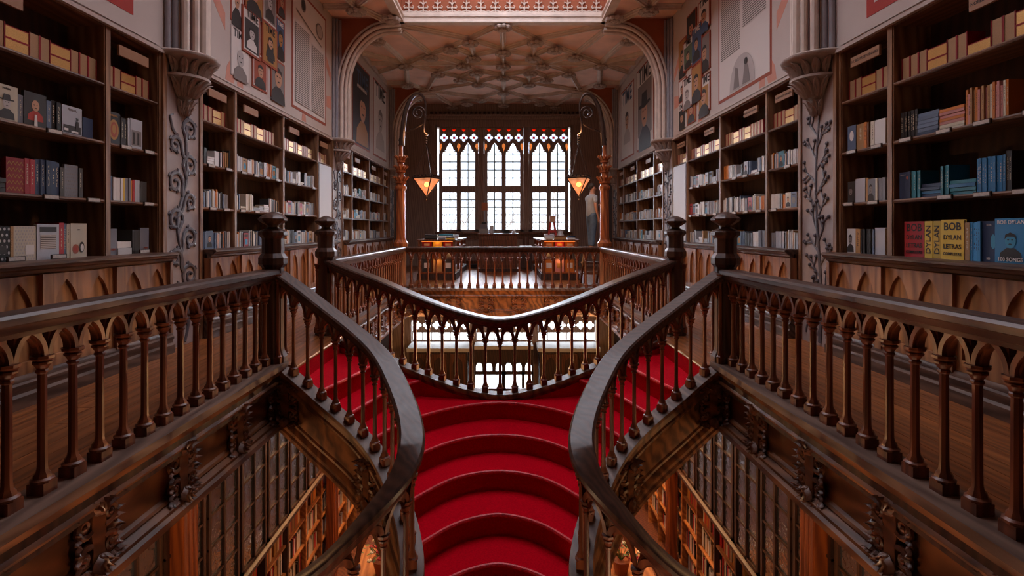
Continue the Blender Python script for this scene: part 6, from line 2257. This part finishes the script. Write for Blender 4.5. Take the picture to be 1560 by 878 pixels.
def build_person(loc, rz):
    t = thing('person', 'visitor in a grey shirt and blue jeans standing on the library steps', 'person', loc, None, rz)
    V = []; E = []; R = []

    def v(p, r, par=None):
        V.append(p); R.append(r)
        if par is not None: E.append((par, len(V) - 1))
        return len(V) - 1
    # facing +X, z up from the soles
    pel = v((0, 0, .95), .085)
    ab = v((.01, 0, 1.12), .08, pel)
    ch = v((.01, 0, 1.32), .09, ab)
    up = v((.0, 0, 1.44), .07, ch)
    nk = v((.01, 0, 1.52), .055, up)
    hb = v((.03, 0, 1.60), (.08, .07), nk)
    hm = v((.03, 0, 1.67), (.095, .078), hb)
    ht = v((.02, 0, 1.73), (.07, .06), hm)
    hands = []
    for sgn in (-1, 1):
        sh = v((0, sgn * .17, 1.42), .06, up)
        if sgn > 0: el_p, wr_p = (.10, .25, 1.16), (.30, .20, 1.22)
        else: el_p, wr_p = (-.03, -.27, 1.14), (.04, -.28, .90)
        el = v(el_p, .042, sh); wr = v(wr_p, .028, el)
        d = (Vector(wr_p) - Vector(el_p)).normalized()
        pm_p = Vector(wr_p) + d * .06
        pa = v(tuple(pm_p), (.035, .018), wr)
        side = d.cross(Vector((0, 1, 0))) if abs(d.y) < .9 else Vector((1, 0, 0))
        side = side.normalized()
        for k, (off, ln) in enumerate(((-.03, .06), (-.01, .075), (.01, .08), (.03, .07))):
            b0 = pm_p + d * .03 + side * off
            i0 = v(tuple(b0), .010, pa)
            i1 = v(tuple(b0 + d * ln * .55), .009, i0)
            i2 = v(tuple(b0 + d * ln * .95 + Vector((0, -sgn * .015, 0))), .008, i1)
        th = pm_p - side * .035
        j0 = v(tuple(th), .011, pa); j1 = v(tuple(th + d * .03 - side * .02), .010, j0)
    for sgn in (-1, 1):
        hp = v((0, sgn * .09, .88), .07, pel)
        kn = v((.02 * sgn, sgn * .10, .49), .045, hp)
        an = v((-.01 + .03 * sgn, sgn * .10, .09), .038, kn)
        he = v((-.03 + .03 * sgn, sgn * .10, .035), .035, an)
        to = v((.15 + .03 * sgn, sgn * .11, .025), (.024, .04), he)
    skin_obj('body', V, E, R, 'skin', t)
    # shirt
    sv = [(0, 0, .84), (.01, 0, 1.08), (.01, 0, 1.32), (0, 0, 1.45), (.005, 0, 1.49), (0, -.17, 1.425), (-.02, -.245, 1.24), (0, .17, 1.425), (.07, .235, 1.24)]
    se = [(0, 1), (1, 2), (2, 3), (3, 4), (3, 5), (5, 6), (3, 7), (7, 8)]
    skin_obj('shirt', sv, se, [(.165, .175), (.155, .165), (.16, .185), (.12, .15), (.07, .07), .075, .06, .075, .06], 'shirt', t)
    jv = [(0, 0, 1.04), (0, 0, .93), (0, -.09, .86), (-.02, -.10, .49), (-.04, -.10, .12), (0, .09, .86), (.02, .10, .49), (.02, .10, .12)]
    skin_obj('jeans', jv, [(0, 1), (1, 2), (2, 3), (3, 4), (1, 5), (5, 6), (6, 7)], [(.135, .17), (.14, .18), .12, .085, .065, .12, .085, .065], 'jeans', t)
    for sgn in (-1, 1):
        q = MB(); x0 = .03 * sgn; y = sgn * .105
        q.prism([(x0 - .10, 0), (x0 + .19, 0), (x0 + .20, .03), (x0 + .10, .085), (x0 - .02, .11), (x0 - .09, .10)], y - .045, y + .045, lambda u, w_, z_: (u, z_, w_))
        o = q.build('shoe', 'shoe', None); o.parent = t
    q = MB(); q.ball((.005, 0, 1.70), .103, 12, 8, 1.0)
    q.v = [(x if x < .07 else .07, y * .88, max(z, 1.585 if x < -.02 else 1.70)) for x, y, z in q.v]
    o = q.build('hair', 'hair', None); o.parent = t
    q = MB(); q.tube([(.112, 0, 1.68), (.135, 0, 1.645), (.118, 0, 1.635)], [.01, .015, .012], 6); o = q.build('nose', 'skin', None); o.parent = t
    for sgn in (-1, 1):
        q = MB(); q.ball((.105, sgn * .033, 1.675), .010, 6, 4); o = q.build('eye', 'ink', None); o.parent = t
        q = MB(); q.ball((.02, sgn * .085, 1.655), .026, 6, 5, 1.3); o = q.build('ear', 'skin', None); o.parent = t
    q = MB(); q.box(.108, .116, -.024, .024, 1.605, 1.613); o = q.build('mouth', 'print_rust', None, smooth=False); o.parent = t


build_person((LSX - .02, LSY, LSZ), 0.35)

# ------------------------------------------------------------------ ground-floor table and flowers glimpsed beside the stair
for s in (-1, 1):
    tx, ty = s * 2.02, 9.2
    t = thing('display_table', 'small wooden table with flowers on the ground floor, %s side' % SIDE[s], 'table', (tx, ty, ZG), 'ground-floor tables')
    q = MB(); q.box(tx - .55, tx + .55, ty - .5, ty + .8, ZG + .72, ZG + .77); q.build('table_top', 'lit_shelf_wood', t, smooth=False)
    for a in (-1, 1):
        for b in (-.45, .72):
            q = MB(); q.box(tx + a * .5 - .03, tx + a * .5 + .03, ty + b - .03, ty + b + .03, ZG, ZG + .72); q.build('leg', 'lit_shelf_wood', t, smooth=False)
    p = thing('flower_pot', 'pot of cream and red flowers on the %s ground-floor table' % SIDE[s], 'flowers', (tx, ty, ZG + .77), 'flower pots')
    q = MB(); q.lathe([(.10, 0), (.15, .22), (.165, .24), (.15, .25), (.13, .22)], 14, (tx, ty, ZG + .77)); q.build('pot', 'terracotta', p)
    rr = random.Random(3 + s)
    lv, cr, rd = MB(), MB(), MB()
    for k in range(70):
        th, ph, r = rr.uniform(0, 2 * pi), rr.uniform(.1, 1.35), rr.uniform(.15, .36)
        c = Vector((tx + r * cos(th) * cos(ph), ty + r * sin(th) * cos(ph), ZG + 1.05 + r * sin(ph) * 1.3))
        if k % 3 == 0:
            for j in range(5):
                a = 2 * pi * j / 5
                (cr if k % 2 else rd).ball((c.x + .025 * cos(a), c.y + .025 * sin(a), c.z), .02, 6, 4)
        else:
            d = Vector((rr.uniform(-1, 1), rr.uniform(-1, 1), rr.uniform(-.3, 1))).normalized() * .09
            e = d.cross(Vector((0.3, .2, 1))).normalized() * .025
            lv.add([tuple(c), tuple(c + d * .5 + e), tuple(c + d), tuple(c + d * .5 - e)], [(0, 1, 2, 3)])
    for k in range(10):
        a = 2 * pi * k / 10
        lv.tube([(tx, ty, ZG + .98), (tx + .2 * cos(a), ty + .2 * sin(a), ZG + 1.25)], .006, 5)
    lv.build('leaves', 'leaf_green', p); cr.build('cream_blossoms', 'petal_cream', p); rd.build('red_blossoms', 'petal_red', p)
    for k, c in enumerate(['yellow', 'pink', 'white']):
        o = place(COVER['flat'], 'book', None, loc=(tx - .2 + k * .001, ty + .62, ZG + .77 + k * .041), rotz=-pi / 2, scale=(.24, .32, .04), color=lin(PAL[c]))
        o['label'] = '%s book lying on the %s ground-floor table' % (c, SIDE[s]); o['category'] = 'book'
        pg = place(PAGES['flat'], 'pages', None); pg.parent = o

# ------------------------------------------------------------------ street outside the window
m = MB(); m.box(-30, 30, YF + .4, 60, ZG - .3, ZG - .02)
struct(m.build('floor', 'stone_outside', smooth=False), 'pale street outside the glazed door', 'street')


def bare_tree(x, y, seed, label):
    rr = random.Random(seed)
    t = thing('bare_tree', label, 'tree', (x, y, ZG), 'street trees')
    tr, bt = MB(), MB()

    def grow(p, d, L, r, depth):
        pts = [p]; dd = d.copy()
        for i in range(4):
            dd = (dd + Vector((rr.uniform(-.2, .2), rr.uniform(-.2, .2), rr.uniform(-.08, .15)))).normalized()
            pts.append(pts[-1] + dd * L / 4)
        (tr if depth == 5 else bt).tube([tuple(q_) for q_ in pts], [r * (1 - .12 * i) for i in range(5)], 5)
        if depth > 0:
            for k in range(3):
                a = pts[rr.randint(2, 4)]
                nd = (dd + Vector((rr.uniform(-1, 1), rr.uniform(-1, 1), rr.uniform(-.2, .6))) * .9).normalized()
                grow(a, nd, L * .72, r * .55, depth - 1)
    grow(Vector((x, y, ZG - .02)), Vector((0, 0, 1)), 4.2, .16, 5)
    tr.build('trunk', 'bark', t); bt.build('branches', 'bark', t)


bare_tree(3.4, 29.5, 4, 'bare street tree seen through the right hand window')
bare_tree(-3.6, 31.0, 9, 'bare street tree seen through the left hand window')
